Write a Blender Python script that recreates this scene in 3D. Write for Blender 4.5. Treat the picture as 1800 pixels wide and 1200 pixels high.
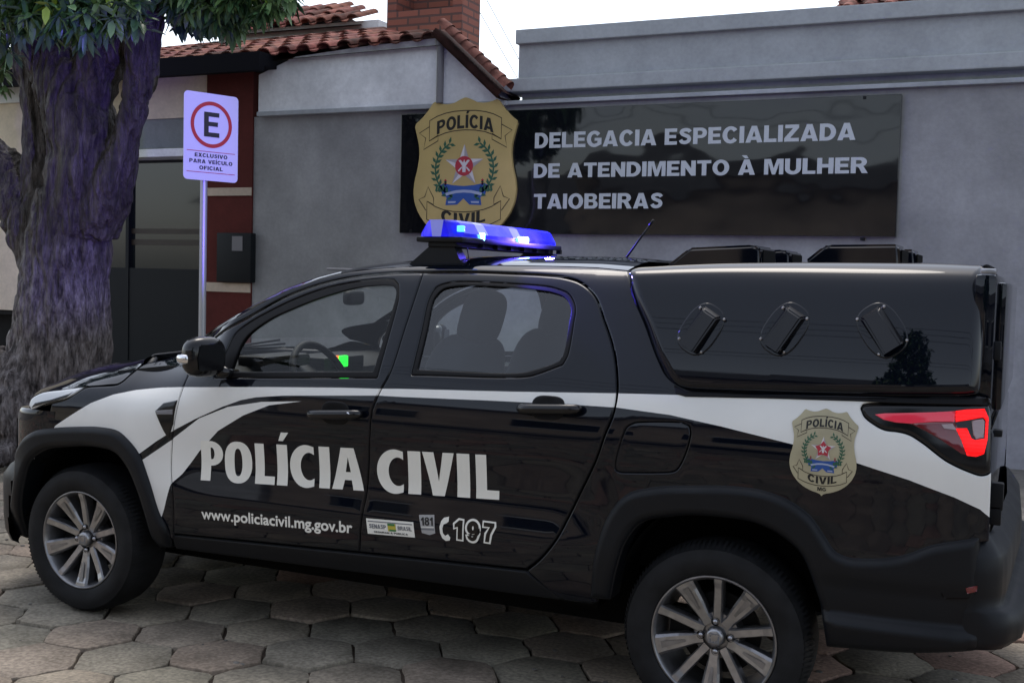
import bpy, bmesh, math, random
import numpy as np
from mathutils import Vector, Matrix, noise
from mathutils.geometry import delaunay_2d_cdt

random.seed(7); rng = np.random.default_rng(7)
R = math.radians
for o in list(bpy.data.objects): bpy.data.objects.remove(o)
SC = bpy.context.scene

# ------------------------------------------------------------------ camera
CF, CX, CY, CZ, CYAW, CPITCH, CROLL = 2026.2, 3.665, -3.597, 1.465, 0.4318, -0.0547, 0.02516
def cam_axes():
    cy, sy = math.cos(CYAW), math.sin(CYAW)
    f = np.array([-sy, cy, 0.]); r = np.array([cy, sy, 0.]); u = np.array([0, 0, 1.])
    cp, sp = math.cos(CPITCH), math.sin(CPITCH)
    f2 = f*cp+u*sp; u2 = u*cp-f*sp
    cr, sr = math.cos(CROLL), math.sin(CROLL)
    return r*cr+u2*sr, u2*cr-r*sr, f2
CR_, CU_, CFW = cam_axes(); CO = np.array([CX, CY, CZ])
cam = bpy.data.cameras.new('camera'); camo = bpy.data.objects.new('camera', cam)
SC.collection.objects.link(camo); SC.camera = camo
cam.sensor_width = 36; cam.lens = 36*CF/1800; cam.clip_end = 2000; cam.clip_start = .05
m = Matrix.Identity(4)
for i in range(3):
    m[i][0], m[i][1], m[i][2], m[i][3] = CR_[i], CU_[i], -CFW[i], CO[i]
camo.matrix_world = m

# ------------------------------------------------------------------ light
SUN_EL, SUN_AZ = 66, 30            # veiled sun, high beyond the roofs
W = bpy.data.worlds.new("World"); SC.world = W; W.use_nodes = True
nt = W.node_tree; bg = nt.nodes['Background']
sky = nt.nodes.new('ShaderNodeTexSky'); sky.sky_type = 'NISHITA'; sky.sun_disc = False
sky.sun_elevation = R(SUN_EL); sky.sun_rotation = R(-SUN_AZ); sky.air_density = 1.0; sky.dust_density = 2.0; sky.ozone_density = 1.0
hs = nt.nodes.new('ShaderNodeHueSaturation'); hs.inputs['Saturation'].default_value = .5
nt.links.new(sky.outputs[0], hs.inputs['Color']); nt.links.new(hs.outputs[0], bg.inputs[0])
bg.inputs[1].default_value = .15
sun = bpy.data.lights.new('sun', 'SUN'); sun.energy = .5; sun.angle = R(25); sun.color = (1, .93, .84)
suno = bpy.data.objects.new('sun', sun); SC.collection.objects.link(suno)
sd = Vector((-math.sin(R(SUN_AZ))*math.cos(R(SUN_EL)), math.cos(R(SUN_AZ))*math.cos(R(SUN_EL)), math.sin(R(SUN_EL))))
suno.rotation_euler = sd.to_track_quat('Z', 'Y').to_euler()
SC.view_settings.view_transform = 'Standard'; SC.view_settings.look = 'None'
SC.view_settings.exposure = 1.0; SC.view_settings.gamma = 1
SC.cycles.max_bounces = 10; SC.cycles.transparent_max_bounces = 16
SC.cycles.use_denoising = True
SC.cycles.sample_clamp_indirect = 6

# ------------------------------------------------------------------ pixel -> place (outlines read off the photograph at their real depth)
def _dir(q):
    q = np.atleast_2d(np.array(q, float))
    return CR_*((q[:, :1]-900)/CF) - CU_*((q[:, 1:]-600)/CF) + CFW
def ony(q, y):
    d = _dir(q); y = np.asarray(y, float)
    t = (y-CO[1])/d[:, 1]
    return CO + d*t[:, None] if t.ndim else CO+d*t
def on(q, Y, n=25):
    """pixels -> (x,z) on the surface y = Y(x,z)"""
    y = np.zeros(len(q))+.03
    for _ in range(n):
        p = ony(q, y); yn = Y(p[:, 0], p[:, 2]); y = y*.45+yn*.55
    return ony(q, y)[:, [0, 2]]
def at(px, py, y): return Vector(ony([(px, py)], y)[0])
def W2(q, y): return ony(q, y)[:, [0, 2]]

# ------------------------------------------------------------------ materials
def mat(name, col, rough=.5, metal=0, spec=.5, coat=0, emis=None, es=0, alpha=None):
    M = bpy.data.materials.new(name); M.use_nodes = True
    b = M.node_tree.nodes['Principled BSDF']
    b.inputs['Base Color'].default_value = (*col, 1); b.inputs['Roughness'].default_value = rough
    b.inputs['Metallic'].default_value = metal; b.inputs['Specular IOR Level'].default_value = spec
    b.inputs['Coat Weight'].default_value = coat; b.inputs['Coat Roughness'].default_value = .03
    if emis: b.inputs['Emission Color'].default_value = (*emis, 1); b.inputs['Emission Strength'].default_value = es
    return M
def N(M, t, **kw):
    n = M.node_tree.nodes.new(t)
    for k, v in kw.items():
        if k in n.inputs: n.inputs[k].default_value = v
        else: setattr(n, k, v)
    return n
def L(M, a, b): M.node_tree.links.new(a, b)
def B(M): return M.node_tree.nodes['Principled BSDF']
def texco(M, out='Object', scale=(1, 1, 1)):
    t = N(M, 'ShaderNodeTexCoord'); mp = N(M, 'ShaderNodeMapping'); mp.inputs['Scale'].default_value = scale
    L(M, t.outputs[out], mp.inputs[0]); return mp.outputs[0]
def ramp(M, fac, stops):
    r = N(M, 'ShaderNodeValToRGB'); e = r.color_ramp.elements
    while len(e) < len(stops): e.new(.5)
    for k, (p, c) in enumerate(stops): e[k].position = p; e[k].color = (*c, 1)
    L(M, fac, r.inputs[0]); return r.outputs[0]
def noisy(M, stops, scale=5, detail=6, stretch=(1, 1, 1), rough=.6):
    n = N(M, 'ShaderNodeTexNoise', Scale=scale, Detail=detail, Roughness=rough)
    L(M, texco(M, scale=stretch), n.inputs['Vector'])
    c = ramp(M, n.outputs['Fac'], stops); L(M, c, B(M).inputs['Base Color']); return c
def bump(M, scale=80, strength=.3, dist=.01, detail=4, stretch=(1, 1, 1)):
    n = N(M, 'ShaderNodeTexNoise', Scale=scale, Detail=detail)
    L(M, texco(M, scale=stretch), n.inputs['Vector'])
    b = N(M, 'ShaderNodeBump', Strength=strength, Distance=dist)
    old = B(M).inputs['Normal'].links
    if old: L(M, old[0].from_socket, b.inputs['Normal'])
    L(M, n.outputs['Fac'], b.inputs['Height']); L(M, b.outputs[0], B(M).inputs['Normal'])
def mulcol(M, scale, lo, hi, detail=5, stretch=(1, 1, 1), p0=.35, p1=.65):
    """multiply base colour by a noise between lo and hi"""
    n = N(M, 'ShaderNodeTexNoise', Scale=scale, Detail=detail); L(M, texco(M, scale=stretch), n.inputs['Vector'])
    c = ramp(M, n.outputs['Fac'], [(p0, (lo,)*3), (p1, (hi,)*3)])
    mx = N(M, 'ShaderNodeMix', data_type='RGBA', blend_type='MULTIPLY'); mx.inputs[0].default_value = 1
    s = B(M).inputs['Base Color']
    if s.links: L(M, s.links[0].from_socket, mx.inputs[6])
    else: mx.inputs[6].default_value = s.default_value
    L(M, c, mx.inputs[7]); L(M, mx.outputs[2], s)
def tinted(M, attr='tint'):
    a = N(M, 'ShaderNodeAttribute'); a.attribute_name = attr
    mx = N(M, 'ShaderNodeMix', data_type='RGBA', blend_type='MULTIPLY'); mx.inputs[0].default_value = 1
    s = B(M).inputs['Base Color']
    if s.links: L(M, s.links[0].from_socket, mx.inputs[6])
    else: mx.inputs[6].default_value = s.default_value
    L(M, a.outputs['Color'], mx.inputs[7]); L(M, mx.outputs[2], s)
def roughnoise(M, scale, lo, hi):
    n = N(M, 'ShaderNodeTexNoise', Scale=scale, Detail=6); L(M, texco(M), n.inputs['Vector'])
    mr = N(M, 'ShaderNodeMapRange'); mr.inputs[1].default_value = .35; mr.inputs[2].default_value = .7
    mr.inputs[3].default_value = lo; mr.inputs[4].default_value = hi
    L(M, n.outputs['Fac'], mr.inputs[0]); L(M, mr.outputs[0], B(M).inputs['Roughness'])

M = {}
M['paint'] = mat('black_paint', (.0022, .0035, .0075), .05, 0, .40, 0); roughnoise(M['paint'], 3, .015, .05)
M['gap'] = mat('seam_black', (.002, .002, .002), .8, 0, .1)
M['white'] = mat('white_vinyl', (.80, .80, .77), .32); mulcol(M['white'], 4, .94, 1.0)
M['letters'] = mat('letter_vinyl', (.82, .81, .74), .4)
M['plastic'] = mat('black_plastic', (.003, .0042, .0065), .44, 0, .28); bump(M['plastic'], 500, .15, .001, 2); roughnoise(M['plastic'], 6, .42, .6)
M['dark'] = mat('dark_void', (.004, .004, .004), .9, 0, .1)
M['trim'] = mat('window_rubber', (.004, .004, .005), .5, 0, .2)
M['gloss'] = mat('piano_black', (.004, .004, .005), .14, 0, .45, 0)
M['tyre'] = mat('tyre_rubber', (.009, .0095, .0105), .72, 0, .25); mulcol(M['tyre'], 12, .7, 1.5); bump(M['tyre'], 60, .2, .002)
M['alloy'] = mat('alloy', (.25, .25, .258), .33, .85); mulcol(M['alloy'], 20, .8, 1.1)
M['alloyface'] = mat('alloy_polished', (.38, .38, .39), .28, .9); mulcol(M['alloyface'], 25, .8, 1.1)
M['chrome'] = mat('chrome', (.75, .75, .77), .08, 1)
M['steel'] = mat('steel', (.4, .4, .42), .35, 1)
M['cabin'] = mat('cabin_plastic', (.006, .0065, .007), .6, 0, .25)
M['fabric'] = mat('seat_fabric', (.02, .022, .026), .9); bump(M['fabric'], 300, .2, .002)
def glass(name, tint, ior=1.45):
    g = bpy.data.materials.new(name); g.use_nodes = True; t = g.node_tree; t.nodes.clear()
    o = t.nodes.new('ShaderNodeOutputMaterial'); tr = t.nodes.new('ShaderNodeBsdfTransparent'); tr.inputs[0].default_value = (*tint, 1)
    gl = t.nodes.new('ShaderNodeBsdfGlossy'); gl.inputs['Roughness'].default_value = .01
    fr = t.nodes.new('ShaderNodeFresnel'); ge = t.nodes.new('ShaderNodeNewGeometry'); mr = t.nodes.new('ShaderNodeMapRange')
    mr.inputs[3].default_value = ior; mr.inputs[4].default_value = 1/ior; t.links.new(ge.outputs['Backfacing'], mr.inputs[0]); t.links.new(mr.outputs[0], fr.inputs[0])
    mx = t.nodes.new('ShaderNodeMixShader'); t.links.new(fr.outputs[0], mx.inputs[0]); t.links.new(tr.outputs[0], mx.inputs[1]); t.links.new(gl.outputs[0], mx.inputs[2])
    t.links.new(mx.outputs[0], o.inputs[0]); return g
M['glass'] = glass('clear_glass', (.92, .95, .94))
M['tint'] = glass('tinted_glass', (.74, .80, .84), 1.85)
M['lensclear'] = glass('clear_lens', (.8, .82, .85))
M['red'] = mat('red_lens', (.35, .004, .012), .12, 0, .5, .3, (1, .02, .02), .12)
M['redlit'] = mat('red_lens_lit', (.30, .002, .002), .2, 0, .3, 0, (1, .006, .008), .75)
def _ridges():
    m_ = M['redlit']; w_ = N(m_, 'ShaderNodeTexWave', Scale=28, Distortion=.6); w_.bands_direction = 'Z'; L(m_, texco(m_), w_.inputs['Vector'])
    mr = N(m_, 'ShaderNodeMapRange'); mr.inputs[3].default_value = .45; mr.inputs[4].default_value = .85; L(m_, w_.outputs['Fac'], mr.inputs[0]); L(m_, mr.outputs[0], B(m_).inputs['Emission Strength'])
_ridges()
M['redclear'] = mat('pale_lens', (.30, .22, .23), .12, 0, .5, 1)
M['reddark'] = mat('dark_red_lens', (.13, .004, .010), .12, 0, .5, 1)
M['pink'] = mat('pink_lens', (.42, .03, .06), .1, 0, .5, .6, (1, .03, .07), .12)
M['lampwhite'] = mat('lamp_white', (.62, .65, .67), .12, 0, .5, .5)
M['green'] = mat('green_screen', (0, .1, 0), .3, emis=(.02, 1, .05), es=.9)
M['orange'] = mat('orange_screen', (.1, .02, 0), .3, emis=(1, .25, .05), es=.6)
M['bluelens'] = mat('blue_lens', (.004, .004, .25), .14, 0, .25, 0, (.02, .03, 1), .5)
def _bl():
    m_ = M['bluelens']; n = N(m_, 'ShaderNodeTexNoise', Scale=14, Detail=3); L(m_, texco(m_, scale=(1, .6, .6)), n.inputs['Vector'])
    c = ramp(m_, n.outputs['Fac'], [(.32, (.004, .003, .20)), (.52, (.010, .010, .75)), (.72, (.09, .08, .95))]); L(m_, c, B(m_).inputs['Emission Color'])
_bl()
M['clearlens'] = mat('white_lens', (.12, .13, .30), .15, 0, .5, .3, (.25, .28, .9), .22)
M['led'] = mat('led', (.5, .8, 1), .3, emis=(.25, .85, 1), es=7)
M['ledblue'] = mat('led_blue', (.1, .2, 1), .3, emis=(.03, .18, 1), es=2.5)
M['gold'] = mat('gold_board', (.56, .42, .165), .42, .1); mulcol(M['gold'], 2.5, .85, 1.05)
M['goldvinyl'] = mat('gold_vinyl', (.42, .38, .25), .4); mulcol(M['goldvinyl'], 6, .8, 1.1)
M['ink'] = mat('ink_black', (.008, .008, .008), .5)
M['inkbrown'] = mat('ink_brown', (.03, .02, .012), .5)
M['starw'] = mat('star_white', (.62, .6, .6), .4)
M['starg'] = mat('star_grey', (.36, .33, .34), .4)
M['starr'] = mat('star_red', (.42, .03, .05), .4)
M['laurel'] = mat('laurel_green', (.02, .10, .055), .5)
M['ribbon'] = mat('ribbon_blue', (.02, .08, .32), .45)
M['ribbonw'] = mat('ribbon_white', (.35, .4, .55), .5)
M['signblack'] = mat('black_acrylic', (.005, .006, .008), .04, 0, .5, 0)
def _warp():
    m_ = M['signblack']; n = N(m_, 'ShaderNodeTexNoise', Scale=1.4, Detail=1.5); L(m_, texco(m_, scale=(1, 1, 1.3)), n.inputs['Vector'])
    b = N(m_, 'ShaderNodeBump', Strength=1.0, Distance=.012); L(m_, n.outputs['Fac'], b.inputs['Height'])
    L(m_, b.outputs[0], B(m_).inputs['Normal'])
_warp()
M['signletter'] = mat('sign_letters', (.50, .53, .55), .4)
def wallmat(name, col, lo=.86, hi=1.08, sc=1.6):
    w = mat(name, col, .85, 0, .25); mulcol(w, sc, lo, hi, 8); mulcol(w, 9, .95, 1.04, 4); mulcol(w, 1.6, .95, 1.0, 7, (3.0, 3.0, .4), .3, .55); mulcol(w, .8, .92, 1.04, 6); mulcol(w, 30, .94, 1.03, 3); bump(w, 45, .25, .006, 6); return w
M['wall'] = wallmat('grey_render', (.325, .325, .33))
M['parapet'] = wallmat('grey_parapet', (.37, .39, .395), .88, 1.06, 1.2)
M['ledge'] = wallmat('pale_ledge', (.38, .40, .42))
M['gable'] = wallmat('white_gable', (.80, .81, .82))
M['beige'] = wallmat('beige_render', (.70, .60, .45), .9, 1.05); bump(M['beige'], 160, .5, .01, 3)
M['maroon'] = wallmat('maroon_paint', (.105, .022, .018), .9, 1.08)
M['cream'] = wallmat('cream_band', (.60, .49, .39))
M['whitebar'] = wallmat('white_bar', (.80, .82, .80))
M['greyband'] = wallmat('grey_green_band', (.22, .24, .23))
M['concrete'] = mat('concrete', (.16, .15, .135), .9, 0, .2); mulcol(M['concrete'], 3, .65, 1.2, 9); mulcol(M['concrete'], 22, .8, 1.15); bump(M['concrete'], 60, .5, .01, 8)
M['kerb'] = mat('kerb_whitewash', (.34, .33, .31), .9); mulcol(M['kerb'], 9, .5, 1.1, 8); bump(M['kerb'], 40, .5, .01)
M['soil'] = mat('joint_soil', (.060, .046, .036), 1, 0, .1); mulcol(M['soil'], 5, .5, 1.6, 8); bump(M['soil'], 120, .6, .01)
M['paver'] = mat('paver', (.262, .224, .178), .88, 0, .25); tinted(M['paver']); mulcol(M['paver'], 4.5, .72, 1.15, 9); mulcol(M['paver'], 60, .72, 1.2, 4); bump(M['paver'], 55, .5, .008, 9)
M['asphalt'] = mat('far_road', (.14, .125, .11), .95, 0, .2); mulcol(M['asphalt'], 2, .7, 1.2, 8)
M['tile'] = mat('clay_tile', (.25, .10, .075), .85, 0, .2); tinted(M['tile']); mulcol(M['tile'], 8, .35, 1.15, 8, p0=.32, p1=.6); bump(M['tile'], 60, .4, .006)
M['beam'] = mat('dark_beam', (.006, .006, .009), .8, 0, .1)
M['doorglass'] = mat('dark_glazing', (.012, .015, .015), .06, 0, .5, .3)
M['metaldoor'] = mat('dark_metal', (.008, .010, .012), .5, 0, .2)
M['pipe'] = mat('grey_pipe', (.17, .165, .175), .6)
M['brick'] = mat('brick', (.3, .1, .07), .85)
def _brick():
    m_ = M['brick']; b = N(m_, 'ShaderNodeTexBrick'); b.inputs['Scale'].default_value = 1
    b.inputs['Brick Width'].default_value = .24; b.inputs['Row Height'].default_value = .075; b.inputs['Mortar Size'].default_value = .012
    b.inputs['Color1'].default_value = (.30, .10, .065, 1); b.inputs['Color2'].default_value = (.20, .07, .05, 1); b.inputs['Mortar'].default_value = (.12, .06, .05, 1)
    t = N(m_, 'ShaderNodeTexCoord'); s = N(m_, 'ShaderNodeSeparateXYZ'); c = N(m_, 'ShaderNodeCombineXYZ')
    ad = N(m_, 'ShaderNodeMath'); L(m_, t.outputs['Object'], s.inputs[0]); L(m_, s.outputs[0], ad.inputs[0]); L(m_, s.outputs[1], ad.inputs[1])
    L(m_, ad.outputs[0], c.inputs[0]); L(m_, s.outputs[2], c.inputs[1]); L(m_, c.outputs[0], b.inputs['Vector']); L(m_, b.outputs['Color'], B(m_).inputs['Base Color'])
    bp = N(m_, 'ShaderNodeBump', Strength=.6, Distance=.01); bp.invert = True; L(m_, b.outputs['Fac'], bp.inputs['Height']); L(m_, bp.outputs[0], B(m_).inputs['Normal'])
_brick()
M['bark'] = mat('bark', (.13, .105, .09), .8, 0, .35)
def _bark():
    m_ = M['bark']; n1 = N(m_, 'ShaderNodeTexNoise', Scale=18, Detail=12, Roughness=.75); L(m_, texco(m_, scale=(1, 1, .13)), n1.inputs['Vector'])
    up = ramp(m_, n1.outputs['Fac'], [(.32, (.010, .008, .007)), (.48, (.048, .039, .033)), (.58, (.085, .070, .062)), (.72, (.20, .175, .165))])
    n2 = N(m_, 'ShaderNodeTexNoise', Scale=26, Detail=12, Roughness=.7); L(m_, texco(m_, scale=(1, 1, .30)), n2.inputs['Vector'])
    lo = ramp(m_, n2.outputs['Fac'], [(.36, (.014, .011, .011)), (.44, (.075, .062, .060)), (.56, (.19, .165, .16)), (.72, (.36, .33, .33))])   # remains of limewash
    tc = N(m_, 'ShaderNodeTexCoord'); sp = N(m_, 'ShaderNodeSeparateXYZ'); L(m_, tc.outputs['Object'], sp.inputs[0])
    n3 = N(m_, 'ShaderNodeTexNoise', Scale=3.0, Detail=8, Roughness=.7); L(m_, texco(m_), n3.inputs['Vector'])
    a = N(m_, 'ShaderNodeMath', operation='MULTIPLY_ADD'); a.inputs[1].default_value = 1.5; L(m_, n3.outputs['Fac'], a.inputs[0]); L(m_, sp.outputs[2], a.inputs[2])
    mr = N(m_, 'ShaderNodeMapRange'); mr.inputs[1].default_value = 2.55; mr.inputs[2].default_value = 1.85; L(m_, a.outputs[0], mr.inputs[0])
    mx = N(m_, 'ShaderNodeMix', data_type='RGBA'); L(m_, mr.outputs[0], mx.inputs[0]); L(m_, up, mx.inputs[6]); L(m_, lo, mx.inputs[7]); L(m_, mx.outputs[2], B(m_).inputs['Base Color'])
    bump(m_, 34, 1., .05, 10, (1, 1, .14)); bump(m_, 110, .8, .014, 8, (1, 1, .4))
    roughnoise(m_, 14, .36, .85)
_bark()
M['leaf'] = mat('leaf', (.078, .135, .055), .42, 0, .45); tinted(M['leaf'])
B(M['leaf']).inputs['Subsurface Weight'].default_value = 0
M['polegalv'] = mat('galvanised', (.42, .43, .45), .4, .7)
M['signwhite'] = mat('sign_white', (.62, .62, .64), .45)
M['signred'] = mat('sign_red', (.42, .012, .02), .45)
M['farroof'] = mat('fibre_cement', (.10, .10, .10), .9); mulcol(M['farroof'], 3, .6, 1.1)
M['wire'] = mat('wire', (.02, .02, .02), .6)

# ------------------------------------------------------------------ object plumbing
WL = {}
def link(o, parent=None):
    SC.collection.objects.link(o)
    if parent is not None:
        o.parent = parent; o.matrix_parent_inverse = Matrix.Translation(-Vector(WL.get(parent.name, (0, 0, 0))))
    return o
def thing(name, label, cat, loc=(0, 0, 0), group=None):
    o = bpy.data.objects.new(name, None); o.empty_display_size = .2; link(o); o.location = loc; WL[o.name] = loc
    tag(o, label, cat, group); return o
def tag(o, label=None, cat=None, group=None, kind=None):
    if label: o['label'] = label
    if cat: o['category'] = cat
    if group: o['group'] = group
    if kind: o['kind'] = kind
    return o
def mk(name, verts, faces, mats, parent=None, smooth=False, midx=None, normals=None, label=None):
    me = bpy.data.meshes.new(name); me.from_pydata([tuple(v) for v in verts], [], [tuple(f) for f in faces])
    if not isinstance(mats, (list, tuple)): mats = [mats]
    for k in mats: me.materials.append(M[k] if isinstance(k, str) else k)
    if midx is not None: me.polygons.foreach_set('material_index', np.array(midx, np.int32))
    if smooth or normals is not None: me.polygons.foreach_set('use_smooth', np.ones(len(me.polygons), bool))
    me.update()
    if normals is not None: me.normals_split_custom_set_from_vertices([tuple(n) for n in normals])
    o = bpy.data.objects.new(name, me); link(o, parent)
    if label: o['label'] = label
    return o
class MB:
    def __init__(s): s.v = []; s.f = []; s.m = []; s.c = []
    def add(s, vs, fs, mi=0, col=None):
        k = len(s.v); s.v += [tuple(v) for v in vs]; s.f += [tuple(i+k for i in f) for f in fs]; s.m += [mi]*len(fs)
        s.c += [col or (1, 1, 1)]*len(vs)
    def box(s, a, b, mi=0, bev=0):
        if bev:
            bm = bmesh.new(); bmesh.ops.create_cube(bm, size=1)
            for v in bm.verts: v.co = Vector([(a[i]+b[i])/2+v.co[i]*(b[i]-a[i]) for i in range(3)])
            bmesh.ops.bevel(bm, geom=bm.edges[:], offset=bev, segments=2, affect='EDGES', profile=.6)
            bm.verts.index_update(); s.add([v.co for v in bm.verts], [[v.index for v in f.verts] for f in bm.faces], mi); bm.free(); return
        x0, y0, z0 = a; x1, y1, z1 = b
        s.add([(x0, y0, z0), (x1, y0, z0), (x1, y1, z0), (x0, y1, z0), (x0, y0, z1), (x1, y0, z1), (x1, y1, z1), (x0, y1, z1)],
              [(0, 3, 2, 1), (4, 5, 6, 7), (0, 1, 5, 4), (1, 2, 6, 5), (2, 3, 7, 6), (3, 0, 4, 7)], mi)
    def tube(s, pts, rad, n=10, mi=0, caps=True):
        pts = [Vector(p) for p in pts]; r = rad if isinstance(rad, (list, tuple)) else [rad]*len(pts)
        vs = []; up = None
        for i, p in enumerate(pts):
            d = (pts[min(i+1, len(pts)-1)]-pts[max(i-1, 0)]).normalized()
            if up is None: up = Vector((0, 0, 1)) if abs(d.z) < .9 else Vector((1, 0, 0))
            a = d.cross(up).normalized(); b = a.cross(d).normalized(); up = b
            for k in range(n):
                t = 2*math.pi*k/n; vs.append(p+a*math.cos(t)*r[i]+b*math.sin(t)*r[i])
        fs = [(i*n+k, i*n+(k+1) % n, (i+1)*n+(k+1) % n, (i+1)*n+k) for i in range(len(pts)-1) for k in range(n)]
        if caps: fs += [tuple(range(n-1, -1, -1)), tuple(range((len(pts)-1)*n, len(pts)*n))]
        s.add(vs, fs, mi)
    def lathe(s, c, prof, axis='Y', n=64, mi=0, mis=None):
        """prof: list of (radius, along axis)"""
        vs = []
        for (r, a) in prof:
            for k in range(n):
                t = 2*math.pi*k/n; u, w = r*math.cos(t), r*math.sin(t)
                vs.append({'Y': (c[0]+u, c[1]+a, c[2]+w), 'Z': (c[0]+u, c[1]+w, c[2]+a), 'X': (c[0]+a, c[1]+u, c[2]+w)}[axis])
        for i in range(len(prof)-1):
            pass
        k0 = len(s.v); s.v += vs; s.c += [(1, 1, 1)]*len(vs)
        for i in range(len(prof)-1):
            for k in range(n):
                s.f.append((k0+i*n+k, k0+(i+1)*n+k, k0+(i+1)*n+(k+1) % n, k0+i*n+(k+1) % n)); s.m.append(mis[i] if mis else mi)
    def prism(s, poly, y0, y1, mi=0):
        """poly (x,z) extruded from y0 to y1"""
        n = len(poly); vs = [(p[0], y0, p[1]) for p in poly]+[(p[0], y1, p[1]) for p in poly]
        s.add(vs, [tuple(range(n)), tuple(range(2*n-1, n-1, -1))]+[(i, i+n, (i+1) % n+n, (i+1) % n) for i in range(n)], mi)
    def build(s, name, mats, parent=None, smooth=False, tint=False, label=None, auto=None):
        o = mk(name, s.v, s.f, mats, parent, smooth, s.m, label=label)
        if tint:
            a = o.data.color_attributes.new('tint', 'FLOAT_COLOR', 'POINT')
            a.data.foreach_set('color', np.array([(*c, 1) for c in s.c], np.float32).ravel())
        bm = bmesh.new(); bm.from_mesh(o.data); bmesh.ops.recalc_face_normals(bm, faces=bm.faces)
        if auto:
            for e in bm.edges:
                if len(e.link_faces) == 2 and e.calc_face_angle(0) > auto: e.smooth = False
        bm.to_mesh(o.data); bm.free(); return o

# ------------------------------------------------------------------ 2D helpers
def chaikin(p, n=1, closed=True):
    p = np.array(p, float)
    for _ in range(n):
        if closed:
            q = np.roll(p, -1, 0); p = np.stack([p*.8+q*.2, p*.2+q*.8], 1).reshape(-1, 2)
        else:
            q = p[1:]; a = p[:-1]; p = np.vstack([p[:1], np.stack([a*.8+q*.2, a*.2+q*.8], 1).reshape(-1, 2), p[-1:]])
    return p
def resample(p, h):
    out = []
    for a, b in zip(p, np.roll(p, -1, 0)):
        k = max(1, int(math.ceil(np.linalg.norm(b-a)/h)))
        for i in range(k): out.append(a+(b-a)*i/k)
    return np.array(out)
def area(p):
    q = np.roll(p, -1, 0); return .5*np.sum(p[:, 0]*q[:, 1]-q[:, 0]*p[:, 1])
def ccw(p): p = np.array(p, float); return p if area(p) > 0 else p[::-1]
def clean(p, eps=1e-4):
    p = np.array(p, float); d = np.linalg.norm(p-np.roll(p, 1, 0), axis=1); return p[d > eps]
def inset(p, d):
    p = ccw(clean(p)); a = p-np.roll(p, 1, 0); b = np.roll(p, -1, 0)-p
    na = np.stack([-a[:, 1], a[:, 0]], 1)/np.linalg.norm(a, axis=1)[:, None]; nb = np.stack([-b[:, 1], b[:, 0]], 1)/np.linalg.norm(b, axis=1)[:, None]
    n = na+nb; n /= np.maximum(np.linalg.norm(n, axis=1), .5)[:, None]
    return p+n*d
def inside(P, poly):
    P = np.atleast_2d(P); x, y = P[:, 0], P[:, 1]; c = np.zeros(len(P), bool)
    for (x0, y0), (x1, y1) in zip(poly, np.roll(poly, -1, 0)):
        cond = (y0 > y) != (y1 > y)
        if y0 != y1: c ^= cond & (x < (x1-x0)*(y-y0)/(y1-y0)+x0)
    return c
def pdist(P, loops):
    P = np.atleast_2d(P); D = np.full(len(P), 1e9)
    for p in loops:
        a = p; b = np.roll(p, -1, 0); ab = b-a; l2 = np.maximum((ab**2).sum(1), 1e-12)
        for s in range(0, len(P), 2000):
            q = P[s:s+2000, None, :]; t = np.clip(((q-a)*ab).sum(2)/l2, 0, 1)
            d = np.sqrt(((q-(a+t[..., None]*ab))**2).sum(2)).min(1); D[s:s+2000] = np.minimum(D[s:s+2000], d)
    return D
def cdt(loops, extra=None, lines=()):
    pts = []; edges = []
    for p in loops:
        k = len(pts); n = len(p); pts += [tuple(q) for q in p]; edges += [(k+i, k+(i+1) % n) for i in range(n)]
    for p in lines:
        k = len(pts); n = len(p); pts += [tuple(q) for q in p]; edges += [(k+i, k+(i+1) % n) for i in range(n)]
    if extra is not None: pts += [tuple(q) for q in extra]
    r = delaunay_2d_cdt([Vector(p) for p in pts], edges, [], 0, 1e-6)
    V = np.array([tuple(v) for v in r[0]]); F = np.array([tuple(f) for f in r[2]], int)
    return V, F
def grid_in(poly, h, mind, loops):
    x0, z0 = poly.min(0); x1, z1 = poly.max(0); g = []
    for j, z in enumerate(np.arange(z0, z1, h*.87)):
        xs = np.arange(x0+(j % 2)*h/2, x1, h); g.append(np.stack([xs, np.full(len(xs), z)], 1))
    g = np.vstack(g); g = g[inside(g, poly)]
    if len(g): g = g[pdist(g, loops) > mind]
    return g
CW = 1.732
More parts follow.
